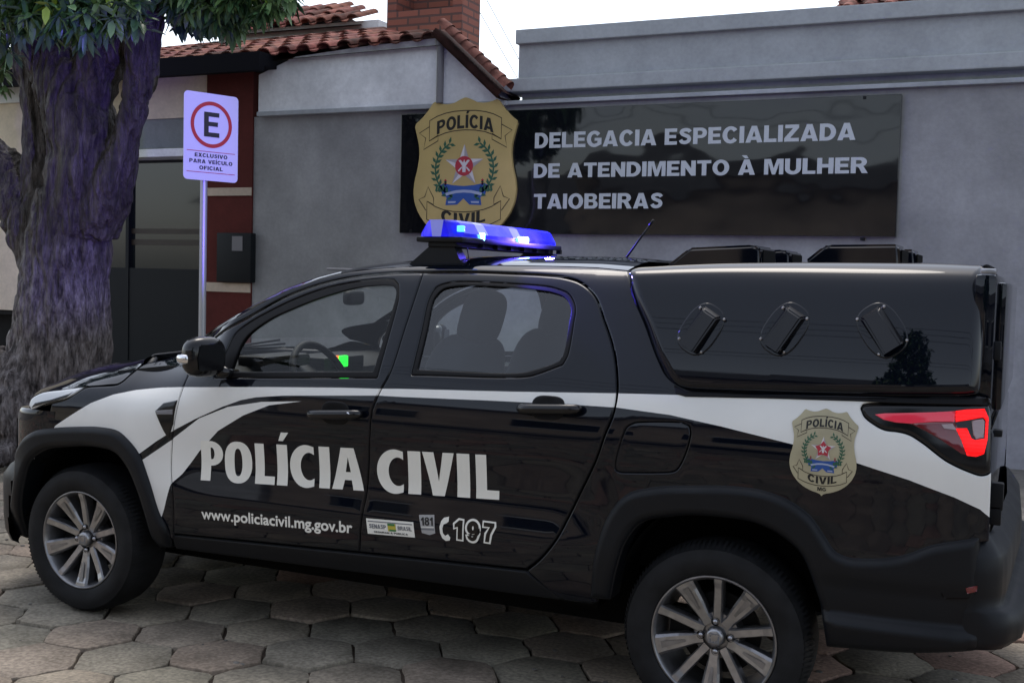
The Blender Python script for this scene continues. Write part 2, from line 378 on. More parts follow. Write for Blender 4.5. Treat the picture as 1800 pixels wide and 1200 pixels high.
def panel(name, poly, Y, mats, parent, off=0., regions=(), holes=(), h=.035, roll=.006, lip=.02, gap=.002, mirror=False, label=None, bulge=None):
    """a pressed panel: outline in (x,z) laid on the surface y = Y(x,z), rounded edge, returned lip"""
    if mirror: h = h*1.5
    P = resample(inset(poly, gap), h*.6); H = [resample(inset(q, -gap), h*.6) for q in holes]
    loops = [P]+H
    ex = []
    if roll:
        for d in (roll*.12, roll*.4, roll):
            for lp, s in [(P, 1)]+[(q, -1) for q in H]:
                q = inset(lp, d*s); q = q[inside(q, P)]
                if len(q): q = q[pdist(q, loops) > d*.85]; ex.append(q)
    ex.append(grid_in(P, h, (roll or 0)+.3*h, loops))
    ex = [e for e in ex if len(e)]
    V, F = cdt(loops, np.vstack(ex) if ex else None, [resample(np.array(r[0]), h*.5) for r in regions])
    C = V[F].mean(1); ok = inside(C, P)
    for q in H: ok &= ~inside(C, q)
    F = F[ok]; C = C[ok]
    mi = np.zeros(len(F), int)
    for rp, k in regions: mi[inside(C, np.array(rp))] = k
    used = np.unique(F); mp = -np.ones(len(V), int); mp[used] = np.arange(len(used)); V = V[used]; F = mp[F]
    def full(p):
        y = Y(p[:, 0], p[:, 1])+off
        if roll:
            d = np.clip(pdist(p, loops), 0, roll); y = y+roll-np.sqrt(np.maximum(roll**2-(roll-d)**2, 0))
        if bulge is not None: y = y+bulge(p[:, 0], p[:, 1])
        return y
    y = full(V); e = 8e-4
    gx = (full(V+[e, 0])-full(V-[e, 0]))/(2*e); gz = (full(V+[0, e])-full(V-[0, e]))/(2*e)
    nr = np.stack([gx, -np.ones(len(V)), gz], 1)
    nr /= np.linalg.norm(nr, axis=1)[:, None]
    vs = [(a, b, c) for (a, c), b in zip(V, y)]; fs = [tuple(f) for f in F]; nr = [tuple(n) for n in nr]; mis = list(mi)
    if lip:
        cnt = {}
        for f in fs:
            for i in range(3):
                a, b = f[i], f[(i+1) % 3]; cnt.setdefault((min(a, b), max(a, b)), []).append((a, b))
        for k, l in cnt.items():
            if len(l) == 1:
                a, b = l[0]; dx, dz = V[b]-V[a]; ln = math.hypot(dx, dz) or 1; n = (dz/ln, 0, -dx/ln); k0 = len(vs)
                vs += [vs[a], vs[b], (vs[b][0], vs[b][1]+lip, vs[b][2]), (vs[a][0], vs[a][1]+lip, vs[a][2])]
                nr += [n]*4; fs.append((k0+1, k0, k0+3, k0+2)); mis.append(0)
    if mirror:
        vs = [(a, CW-b, c) for a, b, c in vs]; fs = [f[::-1] for f in fs]; nr = [(a, -b, c) for a, b, c in nr]
    return mk(name, vs, fs, mats, parent, True, mis, nr, label)
def decal(name, loops, Y, mt, parent, off=-.0015, h=.03, label=None, fill=True):
    """flat marks laid on a surface, even-odd filled loops in (x,z)"""
    loops = [resample(clean(l), h) for l in loops]
    allp = np.vstack(loops); bb = np.array([allp.min(0)-.001, [allp[:, 0].max()+.001, allp[:, 1].min()-.001], allp.max(0)+.001, [allp[:, 0].min()-.001, allp[:, 1].max()+.001]])
    g = grid_in(bb, h, h*.4, loops) if fill else None
    V, F = cdt(loops, g); C = V[F].mean(1); ok = np.zeros(len(F), bool)
    for l in loops: ok ^= inside(C, l)
    F = F[ok]; used = np.unique(F); mp = -np.ones(len(V), int); mp[used] = np.arange(len(used)); V = V[used]; F = mp[F]
    y = Y(V[:, 0], V[:, 1])+off; e = 1e-3
    gx = (Y(V[:, 0]+e, V[:, 1])-Y(V[:, 0]-e, V[:, 1]))/(2*e); gz = (Y(V[:, 0], V[:, 1]+e)-Y(V[:, 0], V[:, 1]-e))/(2*e)
    nr = np.stack([gx, -np.ones(len(V)), gz], 1); nr /= np.linalg.norm(nr, axis=1)[:, None]
    return [(a, b, c) for (a, c), b in zip(V, y)], [tuple(f) for f in F], [tuple(n) for n in nr]
class Decals:
    def __init__(s, Y, off=-.0015): s.v = []; s.f = []; s.n = []; s.m = []; s.mats = []; s.Y = Y; s.off = off
    def add(s, loops, mt, lift=0, h=.03):
        if mt not in s.mats: s.mats.append(mt)
        v, f, n = decal('', loops, s.Y, mt, None, s.off-lift, h); k = len(s.v)
        s.v += v; s.n += n; s.f += [tuple(i+k for i in q) for q in f]; s.m += [s.mats.index(mt)]*len(f)
    def build(s, name, parent, label=None): return mk(name, s.v, s.f, s.mats, parent, True, s.m, s.n, label)
def stroke(pts, w, closed=False):
    """a line of width w as one loop"""
    p = np.array(pts, float)
    if closed: return [inset(p, -w/2), inset(p, w/2)]
    d = np.gradient(p, axis=0); n = np.stack([-d[:, 1], d[:, 0]], 1); n /= np.maximum(np.linalg.norm(n, axis=1), 1e-9)[:, None]
    return [np.vstack([p+n*w/2, (p-n*w/2)[::-1]])]
def circle(c, r, n=32, rz=None): t = np.linspace(0, 2*math.pi, n, endpoint=False); return np.stack([c[0]+r*np.cos(t), c[1]+(rz or r)*np.sin(t)], 1)
_tc = {}
def text_loops(body, bold=.0, res=3):
    """outline loops of a line of text from the built-in font, unit em, as list of loops"""
    key = (body, bold)
    if key in _tc: return _tc[key]
    c = bpy.data.curves.new('t', 'FONT'); c.body = body; c.resolution_u = res; c.fill_mode = 'NONE'
    o = bpy.data.objects.new('t', c); SC.collection.objects.link(o)
    bpy.context.view_layer.update()
    me = o.evaluated_get(bpy.context.evaluated_depsgraph_get()).to_mesh()
    V = np.array([v.co[:2] for v in me.vertices]); adj = {}
    for e in me.edges: a, b = e.vertices; adj.setdefault(a, []).append(b); adj.setdefault(b, []).append(a)
    loops = []; seen = set()
    for s in adj:
        if s in seen: continue
        lp = [s]; seen.add(s); cur = s
        while True:
            nx = [q for q in adj[cur] if q not in seen]
            if not nx: break
            cur = nx[0]; seen.add(cur); lp.append(cur)
        if len(lp) > 2: loops.append(V[lp])
    bpy.data.objects.remove(o); bpy.data.curves.remove(c)
    loops = [clean(l, 1e-3) for l in loops]
    if bold:
        out = []
        for i, l in enumerate(loops):
            hole = sum(bool(inside(l[:1], k)[0]) for j, k in enumerate(loops) if j != i) % 2
            out.append(inset(l, bold if hole else -bold))
        loops = out
    _tc[key] = loops; return loops
def fit_text(body, x0, x1, z0, capH, bold=.02, slope=0., shear=0.):
    """loops scaled so the line spans x0..x1, cap height capH from baseline z0"""
    cap = max(l[:, 1].max() for l in text_loops('H', bold)); base = min(l[:, 1].min() for l in text_loops('H', bold))
    lp = text_loops(body, bold); mn = min(l[:, 0].min() for l in lp); mx = max(l[:, 0].max() for l in lp)
    out = []
    for l in lp:
        u = (l[:, 0]-mn)/(mx-mn); v = (l[:, 1]-base)/(cap-base)
        x = x0+u*(x1-x0); out.append(np.stack([x+shear*v*capH, z0+v*capH+slope*(x-x0)], 1))
    return out

# ================================================================== POLICE PICKUP
def pchip_tab(pts, sig=.012):
    p = np.array(pts, float); x, y = p[:, 0], p[:, 1]; h = np.diff(x); d = np.diff(y)/h
    mm = np.zeros(len(x)); mm[0], mm[-1] = d[0], d[-1]
    for i in range(1, len(x)-1):
        if d[i-1]*d[i] > 0:
            w1, w2 = 2*h[i]+h[i-1], h[i]+2*h[i-1]; mm[i] = (w1+w2)/(w1/d[i-1]+w2/d[i])
    X = np.arange(x[0]-.1, x[-1]+.1, .001); k = np.clip(np.searchsorted(x, X)-1, 0, len(h)-1); t = np.clip((X-x[k])/h[k], -1.5, 2.5)
    tc = np.clip(t, 0, 1)
    Yv = (1+2*tc)*(1-tc)**2*y[k]+tc*(1-tc)**2*h[k]*mm[k]+tc**2*(3-2*tc)*y[k+1]+tc**2*(tc-1)*h[k]*mm[k+1]
    Yv += (t-tc)*h[k]*np.where(t > 1, mm[k+1], mm[k])
    n = int(sig*3/.001); g = np.exp(-.5*(np.arange(-n, n+1)*.001/sig)**2); g /= g.sum()
    Yp = np.pad(Yv, n, mode='reflect', reflect_type='odd'); Ys = np.convolve(Yp, g, 'valid')
    def f(v):      # smooth cubic look-up keeps reflections clean
        u = np.clip((np.asarray(v, float)-X[0])/.001, 1, len(X)-3); i = u.astype(int); s = u-i
        a, b, c, e = Ys[i-1], Ys[i], Ys[i+1], Ys[i+2]
        return b+.5*s*(c-a+s*(2*a-5*b+4*c-e+s*(3*(b-c)+e-a)))
    return f
S_door = pchip_tab([(.15, .14), (.22, .11), (.28, .085), (.36, .045), (.42, .022), (.50, .009), (.57, .006), (.63, .014), (.70, .020), (.78, .013), (.86, .003), (.93, 0), (.98, .003),
                    (1.04, .016), (1.10, .034), (1.18, .066), (1.28, .116), (1.38, .17), (1.46, .22), (1.50, .262), (1.53, .33), (1.56, .45)])
S_fend = pchip_tab([(.15, .14), (.22, .11), (.28, .085), (.36, .045), (.42, .022), (.50, .009), (.60, .004), (.72, .002), (.80, .001), (.86, .005), (.92, .020), (.955, .042), (.985, .070),
                    (1.02, .112), (1.05, .155), (1.09, .22), (1.2, .45)])
S_can = pchip_tab([(.9, .06), (1.05, .024), (1.10, .020), (1.2, .033), (1.3, .058), (1.4, .092), (1.47, .125), (1.51, .155), (1.54, .20), (1.6, .35)], .015)
S_quar = pchip_tab([(.15, .14), (.28, .085), (.42, .025), (.55, .008), (.70, .006), (.80, .004), (.88, .001), (.95, 0), (1.0, .006), (1.06, .020), (1.12, .040), (1.18, .066), (1.28, .116), (1.38, .17), (1.46, .22), (1.50, .262), (1.53, .33), (1.56, .45)])
def sstep(a, b, x): t = np.clip((x-a)/(b-a), 0, 1); return t*t*(3-2*t)
XF, PF = .63, 2.6
def plan(x, z):
    xf = XF+.14*(1-sstep(.54, .64, z)); r = np.clip((-.15-x)/(xf-.15), 0, .995); v = (1-r**PF)**(1/PF)
    return .836*(1-v)+.055*np.clip((x-3.15)/.42, 0, 2)**2.4
def Yb(x, z):
    x = np.asarray(x, float); z = np.asarray(z, float)
    t = sstep(.25, .75, x); q = sstep(2.15, 2.45, x)
    return (S_fend(z)*(1-t)+S_door(z)*t)*(1-q)+S_quar(z)*q+plan(x, z)
def Yc(x, z): return S_can(z)+.05*np.clip((np.asarray(x)-3.2)/.36, 0, 2)**2.2
PK = thing('police_pickup', 'black and white double cab police pickup with blue light bar on its roof', 'police pickup', (1.4, .866, 0))
def spline(p, step=7, corner=40):
    """closed outline through the points, round where they bend gently, sharp at corners"""
    p = clean(np.array(p, float), .5); n = len(p); out = []
    d = np.roll(p, -1, 0)-p; ln = np.linalg.norm(d, axis=1); u = d/ln[:, None]; up = np.roll(u, 1, 0)
    sharp = np.degrees(np.arccos(np.clip((u*up).sum(1), -1, 1))) > corner
    for i in range(n):
        j = (i+1) % n; L_ = ln[i]; lp, lx = ln[i-1], ln[j]
        def tan(k, a, b, la, lb):
            t = a*lb+b*la; return t/max(np.linalg.norm(t), 1e-9)
        t0 = u[i] if sharp[i] else tan(i, up[i], u[i], lp, L_)
        t1 = u[i] if sharp[j] else tan(j, u[i], u[j], L_, lx)
        for s in np.linspace(0, 1, max(1, int(math.ceil(L_/step))), endpoint=False):
            m0, m1 = (L_ if sharp[i] else min(L_, 1.6*lp)), (L_ if sharp[j] else min(L_, 1.6*lx)); out.append((2*s**3-3*s**2+1)*p[i]+(s**3-2*s**2+s)*t0*m0+(-2*s**3+3*s**2)*p[j]+(s**3-s**2)*t1*m1)
    return np.array(out)
def P(px, n=1): return chaikin(ccw(on(spline(px), Yb)), 1)

# ---- stripes of white vinyl (outlines on the body side)
stA = [(95, 752), (97, 748), (127, 728), (160, 708), (200, 693), (240, 685), (283, 681), (323, 680), (400, 680), (477, 680), (597, 681), (667, 683), (700, 683), (900, 688), (1083, 691), (1200, 694), (1350, 699), (1511, 704), (1562, 707), (1760, 716),
       (1765, 925), (1739, 909), (1723, 895), (1678, 874), (1597, 843), (1511, 815), (1391, 780), (1267, 749), (1178, 729), (1084, 716), (1023, 712), (867, 704), (700, 697), (667, 695), (497, 695), (450, 698), (423, 703), (390, 715), (343, 736), (305, 756), (275, 775), (242, 799), (225, 800), (150, 770)]
stB = [(530, 705), (460, 706), (400, 715), (350, 735), (307, 768), (300, 774), (250, 808), (240, 815), (282, 915), (288, 896), (300, 850), (320, 833), (350, 793), (383, 757), (427, 730), (473, 712)]
RS = [(on(stA, Yb), 1), (on(stB, Yb), 1)]
# ---- panels
fender = [(90, 709), (117, 701), (134, 691), (151, 681), (210, 674), (231, 657), (253, 640), (290, 631), (330, 619), (334, 640), (331, 657), (318, 690), (305, 745), (301, 793), (300, 825), (304, 896), (306, 948),
          (290, 948), (275, 905), (255, 842), (238, 802), (220, 782), (201, 766), (178, 760), (135, 759), (96, 760), (80, 759), (83, 740)]
front_door = [(333, 655), (350, 622), (383, 590), (440, 557), (500, 524), (560, 502), (600, 492), (650, 485), (700, 481), (743, 480), (713, 570), (683, 660), (664, 695), (653, 723), (649, 765), (648, 807), (643, 870), (635, 910), (631, 970), (450, 952), (304, 938), (304, 896), (300, 825), (301, 793), (305, 745), (318, 690)]
rear_door = [(743, 480), (800, 479), (900, 482), (960, 485), (993, 489), (1020, 498), (1043, 518), (1060, 560), (1077, 613), (1083, 660), (1083, 693), (1077, 727), (1063, 762), (1046, 810), (1022, 860), (1000, 905), (975, 950), (945, 985), (925, 1000), (893, 997), (760, 983), (631, 970), (635, 910), (643, 870), (648, 807), (649, 765), (653, 723), (664, 695), (683, 660), (713, 570)]
trimF = [(376, 664), (395, 622), (416, 584), (440, 566), (470, 549), (520, 525), (575, 506), (630, 495), (672, 491), (692, 492), (700, 501), (700, 522), (662, 664)]
glassF = [(403, 654), (414, 625), (428, 597), (467, 565), (517, 541), (577, 519), (633, 505), (675, 502), (690, 503), (695, 510), (694, 523), (655, 653)]
trimR = [(722, 659), (740, 585), (755, 522), (767, 505), (790, 497), (900, 499), (975, 507), (1000, 518), (1010, 538), (1007, 570), (996, 627), (988, 641), (935, 660)]
glassR = [(732, 650), (748, 585), (763, 523), (778, 508), (800, 503), (900, 506), (973, 515), (992, 523), (1002, 540), (999, 570), (989, 623), (983, 633), (928, 653)]
sideframe = [(331, 640), (333, 616), (350, 600), (383, 577), (440, 543), (500, 512), (560, 490), (600, 480), (650, 473), (700, 469), (743, 467), (800, 466), (900, 466), (1000, 468), (1050, 470), (1104, 475),
             (1113, 515), (1135, 567), (1158, 630), (1175, 662), (1205, 681), (1511, 692), (1722, 696), (1743, 700), (1743, 840), (1741, 893), (1739, 952), (1689, 960), (1636, 969), (1591, 986), (1556, 991), (1489, 989), (1471, 984), (1449, 950), (1427, 919), (1391, 892), (1347, 874), (1289, 865), (1222, 864), (1150, 866), (1110, 878), (1087, 902), (1070, 937), (1054, 985), (1050, 1060), (990, 1053), (925, 1003),
             (945, 987), (975, 952), (1000, 907), (1022, 862), (1046, 812), (1063, 764), (1078, 727), (1085, 693), (1085, 660), (1079, 613), (1062, 560), (1045, 517), (1021, 496), (993, 487), (960, 483), (900, 480), (800, 477), (743, 478), (700, 479), (650, 483), (600, 490), (560, 500), (500, 522), (440, 555), (383, 588), (350, 620)]
fuel = [(1082, 818), (1085, 800), (1096, 764), (1103, 750), (1115, 744), (1200, 744), (1211, 749), (1213, 760), (1209, 782), (1196, 815), (1188, 826), (1178, 829), (1090, 829), (1083, 826)]
flareF = [(51, 946), (38, 900), (42, 849), (57, 806), (78, 791), (120, 785), (174, 787), (204, 796), (222, 817), (240, 855), (255, 900), (270, 945), (284, 962), (302, 962), (297, 933), (282, 903), (261, 837), (246, 798), (228, 774), (207, 756), (180, 750), (135, 749), (96, 751), (60, 757), (44, 768), (34, 785), (28, 830), (22, 880), (19, 910), (32, 937)]
flareR = [(1038, 1050), (1044, 978), (1058, 929), (1076, 893), (1102, 867), (1147, 855), (1222, 852), (1289, 853), (1347, 862), (1391, 880), (1427, 907), (1449, 938), (1471, 969), (1489, 977), (1520, 980), (1556, 979), (1591, 973), (1636, 957), (1689, 948), (1722, 943), (1726, 1060), (1724, 1137), (1711, 1140), (1622, 1144), (1454, 1133), (1444, 1076), (1431, 1031), (1404, 969), (1373, 942), (1329, 920), (1267, 909), (1178, 908), (1124, 921), (1102, 948), (1086, 991), (1072, 1054)]
headlight = [(50, 713), (54, 701), (69, 691), (110, 684), (149, 679), (133, 691), (117, 700), (98, 705), (75, 711), (55, 721)]
housing = [(1513, 718), (1517, 711), (1530, 709), (1739, 710), (1742, 722), (1742, 829), (1736, 834), (1722, 836), (1709, 832), (1667, 813), (1620, 778), (1597, 764), (1578, 759), (1555, 756), (1534, 745), (1518, 731)]
PM = ['paint', 'white']
pF, pFD, pRD, pSF, pFu = [P(q, 1) for q in (fender, front_door, rear_door, sideframe, fuel)]
for q in (pFD,): pass
tF, gF, tR, gR = [P(q, 2) for q in (trimF, glassF, trimR, glassR)]
hpx = P(housing, 2); pfF, pfR, phl = P(flareF, 1), P(flareR, 1), P(headlight, 1)
pfF[:, 0] = np.maximum(pfF[:, 0], -.50-.02*(pfF[:, 1]-.5)); pfF = clean(pfF, 2e-3); phl[:, 0] = np.maximum(phl[:, 0], -.50); phl = clean(phl, 1e-3)
rr_top = on([(297, 939), (450, 954), (631, 972), (760, 985), (893, 999), (925, 1003), (990, 1054), (1040, 1060)], Yb)
sill = ccw(np.vstack([rr_top, [(rr_top[-1][0], .36), (1.4, .345), (rr_top[0][0], .325)]]))
hand_pockets = [((548, 640), (727, 727), (567, 613), (703, 748)), ((917, 1023), (717, 718), (937, 990), (693, 740))]
for mir in (False, True):
    kw = dict(mirror=mir)
    panel('fender', pF, Yb, PM, PK, regions=RS, h=.03, **kw)
    fd = panel('front_door', pFD, Yb, PM, PK, regions=RS, holes=[tF], **kw)
    rd = panel('rear_door', pRD, Yb, PM, PK, regions=RS, holes=[tR], **kw)
    panel('window_trim', tF, Yb, 'trim', fd, off=.003, holes=[gF], roll=.004, gap=0, **kw)
    panel('window_trim', tR, Yb, 'trim', rd, off=.003, holes=[gR], roll=.004, gap=0, **kw)
    panel('window_glass', inset(gF, -.006), Yb, 'glass', fd, off=.014, roll=0, lip=0, gap=0, h=.05, **kw)
    panel('window_glass', inset(gR, -.006), Yb, 'tint', rd, off=.012, roll=0, lip=0, gap=0, h=.05, **kw)
    bs = panel('body_side', pSF, Yb, PM, PK, regions=RS, holes=[hpx]+([] if mir else [pFu]), h=.035, **kw)
    if not mir: panel('fuel_flap', pFu, Yb, PM, bs, off=.0, regions=RS, roll=.003, gap=.001, **kw)
    panel('sill', sill, Yb, 'plastic', PK, off=.004, roll=.01, **kw)
    panel('wheel_arch_trim', pfF, Yb, 'plastic', PK, off=-.024, roll=.03, lip=.09, gap=0, h=.03, **kw)
    panel('wheel_arch_trim', pfR, Yb, 'plastic', PK, off=-.024, roll=.03, lip=.09, gap=0, h=.022, bulge=lambda x, z: sstep(2.98, 3.15, x)*(-.020*sstep(.462, .432, z)+.012*sstep(.60, .54, z)*sstep(.455, .47, z)), **kw)
    hl = panel('headlight', phl, Yb, 'lampwhite', PK, off=-.002, roll=.008, **kw)
    panel('lamp_bezel', ccw(on([(56, 716), (62, 708), (90, 702), (122, 692), (130, 688), (117, 698), (98, 704), (75, 709.5)], Yb)), Yb, 'gloss', hl, off=-.0035, roll=.001, lip=.002, gap=0, h=.015, **kw)
    tl = panel('tail_light', hpx, Yb, 'gloss', PK, off=-.003, roll=.012, **kw)
    def piece(nm, px, mt, o, h=.02, r=.003): return panel(nm, ccw(on(px, Yb)), Yb, mt, tl, off=o, roll=r, lip=.01, gap=0, h=h, mirror=mir)
    piece('lens', [(1538, 728), (1555, 726), (1643, 724), (1680, 722), (1678, 741), (1643, 741), (1600, 744), (1575, 742), (1553, 737)], 'pink', -.006)
    piece('lens', [(1600, 744), (1643, 742), (1680, 743), (1690, 768), (1704, 800), (1690, 797), (1655, 773), (1628, 757)], 'reddark', -.006)
    piece('lens', [(1655, 745), (1675, 744), (1682, 755), (1660, 752)], 'redclear', -.009, r=0)
    piece('lens', [(1680, 722), (1700, 719), (1731, 718), (1738, 734), (1736, 772), (1730, 797), (1716, 802), (1700, 800), (1690, 772), (1680, 752), (1700, 752), (1708, 770), (1714, 773), (1731, 770), (1733, 738), (1728, 733), (1680, 741)], 'redlit', -.009)
    piece('lens', [(1708, 739), (1728, 736), (1731, 740), (1729, 768), (1716, 771), (1711, 764)], 'redclear', -.0075)
    # door furniture
    for d, (bx, by, pxx, pyy) in zip((fd, rd), hand_pockets):
        a = on([(bx[0], by[0]), (bx[1], by[1])], Yb); c = (a[0]+a[1])/2; ln = abs(a[1][0]-a[0][0])/2; sl = (a[1][1]-a[0][1])/(a[1][0]-a[0][0])
        pk = on([(pxx[0], pyy[0]), (pxx[1], pyy[1])], Yb); pc = pk.mean(0); pw = abs(pk[1]-pk[0])/2
        t = np.linspace(0, 2*math.pi, 40, endpoint=False)
        sq = np.stack([pc[0]+pw[0]*np.sign(np.cos(t))*np.abs(np.cos(t))**.6, pc[1]+pw[1]*np.sign(np.sin(t))*np.abs(np.sin(t))**.7], 1)
        panel('handle_pocket', sq, Yb, 'trim', d, off=-.004, roll=.004, lip=.006, gap=0, h=.012, mirror=mir, bulge=lambda x, z, pc=pc, pw=pw: .0035*np.clip(1-(((x-pc[0])/pw[0])**2+((z-pc[1])/pw[1])**2)*1.2, 0, 1))
        mb = MB(); pts = []; rad = []
        for s in np.linspace(-1, 1, 21):
            x = c[0]+s*ln; z = c[1]+sl*(x-c[0]); y = float(Yb(x, z))-.036+.022*s**6; pts.append((x, CW-y if mir else y, z)); rad.append(.0185*(1-.25*s**10))
        mb.tube(pts, rad, 14); hd = mb.build('door_handle', 'gloss', d, True)
        if d is fd and not mir:
            k = on([(624, 726)], Yb)[0]; mb = MB(); mb.lathe((k[0], float(Yb(k[0], k[1]))-.05, k[1]), [(0, -.001), (.008, -.001), (.009, .003)], 'Y', 16); mb.build('lock_cylinder', 'chrome', d, True)
# fender vent ornament
fv = ccw(on([(273, 722), (288, 708), (312, 703), (304, 745), (297, 772), (288, 757)], Yb))
v = panel('fender_badge', fv, Yb, 'gloss', PK, off=-.006, roll=.006, lip=.01, gap=0, h=.015)
panel('badge_bar', ccw(on([(275, 721), (306, 719), (305, 728), (278, 728)], Yb)), Yb, 'pipe', v, off=-.009, roll=.002, lip=.006, gap=0, h=.01)

# ---- heavy grotesque capitals (cap height 1)
def _arc(cx, cy, rx, ry, a0, a1, n=16): return [(cx+rx*math.cos(R(a)), cy+ry*math.sin(R(a))) for a in np.linspace(a0, a1, n)]
def heavy_glyph(c):
    s_, b = .25, .205
    acc = None
    if c in 'ÍÀÚÊÃ': acc = c; c = {'Í': 'I', 'À': 'A', 'Ú': 'U', 'Ê': 'E', 'Ã': 'A'}[c]
    if c == ' ': return .32, []
    if c == 'I': w, l = s_, [[(0, 0), (0, 1), (s_, 1), (s_, 0)]]
    elif c == 'L': w, l = .66, [[(0, 0), (0, 1), (s_, 1), (s_, b), (.66, b), (.66, 0)]]
    elif c == 'E': w, l = .70, [[(0, 0), (0, 1), (.69, 1), (.69, 1-b), (s_, 1-b), (s_, .6), (.64, .6), (.64, .405), (s_, .405), (s_, b), (.70, b), (.70, 0)]]
    elif c == 'F': w, l = .68, [[(0, 0), (0, 1), (.68, 1), (.68, 1-b), (s_, 1-b), (s_, .58), (.6, .58), (.6, .39), (s_, .39), (s_, 0)]]
    elif c == 'T': w, l = .76, [[(.255, 0), (.255, 1-b), (0, 1-b), (0, 1), (.76, 1), (.76, 1-b), (.505, 1-b), (.505, 0)]]
    elif c == 'D': w, l = .82, [[(0, 0), (0, 1), (.36, 1)]+_arc(.36, .5, .46, .5, 90, -90)+[(.36, 0)], [(s_, b), (s_, 1-b), (.33, 1-b)]+_arc(.33, .5, .23, .295, 90, -90)]
    elif c == 'O': w, l = .90, [_arc(.45, .5, .45, .52, 0, 345, 32), _arc(.45, .5, .195, .31, 0, 345, 32)]
    elif c == 'C': w, l = .84, [_arc(.44, .5, .44, .52, 38, 322, 30)+[(.60, .335)]+_arc(.44, .5, .185, .31, 315, 45, 22)+[(.60, .665)]]
    elif c == 'G': w, l = .88, [_arc(.45, .5, .45, .52, 40, 300, 28)+[(.88, .15), (.88, .56), (.47, .56), (.47, .375), (.64, .375), (.64, .26)]+_arc(.45, .5, .195, .31, 290, 48, 20)+[(.62, .68)]]
    elif c == 'S': 
        pts = np.array([(.64, .76), (.56, .87), (.38, .905), (.20, .85), (.155, .73), (.23, .62), (.38, .55), (.55, .475), (.61, .35), (.57, .2), (.39, .105), (.20, .14), (.115, .28)])
        w, l = .74, [stroke(chaikin(pts, 2, False), .215)[0]]
    elif c == 'P': w, l = .76, [[(0, 0), (0, 1), (.42, 1)]+_arc(.44, .68, .32, .32, 90, -90)+[(s_, .36), (s_, 0)], [(s_, .55), (s_, .81), (.40, .81)]+_arc(.40, .68, .12, .13, 90, -90, 8)]
    elif c == 'R': w, l = .84, [[(0, 0), (0, 1), (.44, 1)]+_arc(.46, .705, .32, .295, 90, -62)+[(.84, 0), (.55, 0), (.40, .34), (.33, .40), (s_, .40), (s_, 0)], [(s_, .58), (s_, .81), (.42, .81)]+_arc(.42, .695, .11, .115, 90, -90, 8)]
    elif c == 'B': w, l = .80, [[(0, 0), (0, 1), (.46, 1)]+_arc(.47, .75, .28, .25, 90, -55, 12)+_arc(.49, .28, .31, .28, 58, -90, 14), [(s_, .61), (s_, .82), (.42, .82)]+_arc(.42, .715, .10, .105, 90, -90, 8), [(s_, .19), (s_, .43), (.44, .43)]+_arc(.44, .31, .11, .12, 90, -90, 8)]
    elif c == 'N': w, l = .82, [[(0, 0), (0, 1), (.25, 1), (.57, .48), (.57, 1), (.82, 1), (.82, 0), (.58, 0), (.25, .53), (.25, 0)]]
    elif c == 'M': w, l = 1.0, [[(0, 0), (0, 1), (.34, 1), (.50, .40), (.66, 1), (1, 1), (1, 0), (.78, 0), (.78, .74), (.585, 0), (.415, 0), (.22, .74), (.22, 0)]]
    elif c == 'U': w, l = .82, [[(0, 1), (0, .38)]+_arc(.41, .38, .41, .40, 180, 360, 18)+[(.82, 1), (.57, 1), (.57, .38)]+_arc(.41, .37, .16, .17, 360, 180, 10)+[(.25, 1)]]
    elif c == 'H': w, l = .82, [[(0, 0), (0, 1), (s_, 1), (s_, .61), (.57, .61), (.57, 1), (.82, 1), (.82, 0), (.57, 0), (.57, .39), (s_, .39), (s_, 0)]]
    elif c == 'Z': w, l = .76, [[(0, 0), (0, .20), (.44, .79), (.04, .79), (.04, 1), (.75, 1), (.75, .81), (.31, .21), (.76, .21), (.76, 0)]]
    elif c == 'V': w, l = .86, [[(0, 1), (.27, 1), (.435, .32), (.60, 1), (.86, 1), (.57, 0), (.29, 0)]]
    elif c == 'X': w, l = .84, [[(0, 0), (.27, .51), (.02, 1), (.30, 1), (.425, .74), (.55, 1), (.82, 1), (.565, .51), (.84, 0), (.55, 0), (.42, .27), (.28, 0)]]
    elif c == 'A': w, l = .90, [[(0, 0), (.31, 1), (.59, 1), (.90, 0), (.625, 0), (.585, .155), (.305, .155), (.265, 0)], [(.355, .35), (.54, .35), (.448, .70)]]
    elif c == '1': w, l = .46, [[(.20, 0), (.20, .66), (.0, .58), (0, .77), (.25, 1), (.46, 1), (.46, 0)]]
    elif c == '7': w, l = .70, [[(0, .79), (0, 1), (.70, 1), (.70, .84), (.46, .42), (.40, 0), (.13, 0), (.20, .42), (.42, .79)]]
    elif c == '9': w, l = .72, [_arc(.36, .66, .36, .36, -60, 180, 22)+[(.0, .60)]+_arc(.31, .62, .31, .28, 185, 300, 9)+[(.48, .40), (.44, .25), (.33, .17), (.25, .25), (.02, .22)]+_arc(.34, .3, .32, .32, 215, 320, 10)+[(.72, .42), (.72, .60)], _arc(.36, .66, .12, .17, 0, 345, 20)]
    elif c == '8': w, l = .74, [_arc(.37, .28, .37, .30, 140, 400, 20)+_arc(.37, .75, .33, .27, -38, 218, 20), _arc(.37, .755, .11, .10, 0, 345, 16), _arc(.37, .30, .125, .125, 0, 345, 16)]
    else: return .3, []
    if acc == 'Í': l = l+[[(.04, 1.08), (.22, 1.08), (.36, 1.28), (.10, 1.28)]]
    if acc == 'À': l = l+[[(.36, 1.07), (.54, 1.07), (.44, 1.27), (.17, 1.27)]]
    return w, l
def heavy(body, x0, x1, z0, H, track=.075, thin=0.):
    x = 0; out = []
    for c in body:
        w, l = heavy_glyph(c); out.append((x, l)); x += w+track
    k = (x1-x0)/(x-track); res = []
    for ox, l in out:
        for q in l:
            a = np.array(q); res.append(np.stack([x0+(ox+a[:, 0])*k, z0+a[:, 1]*H], 1))
    return res
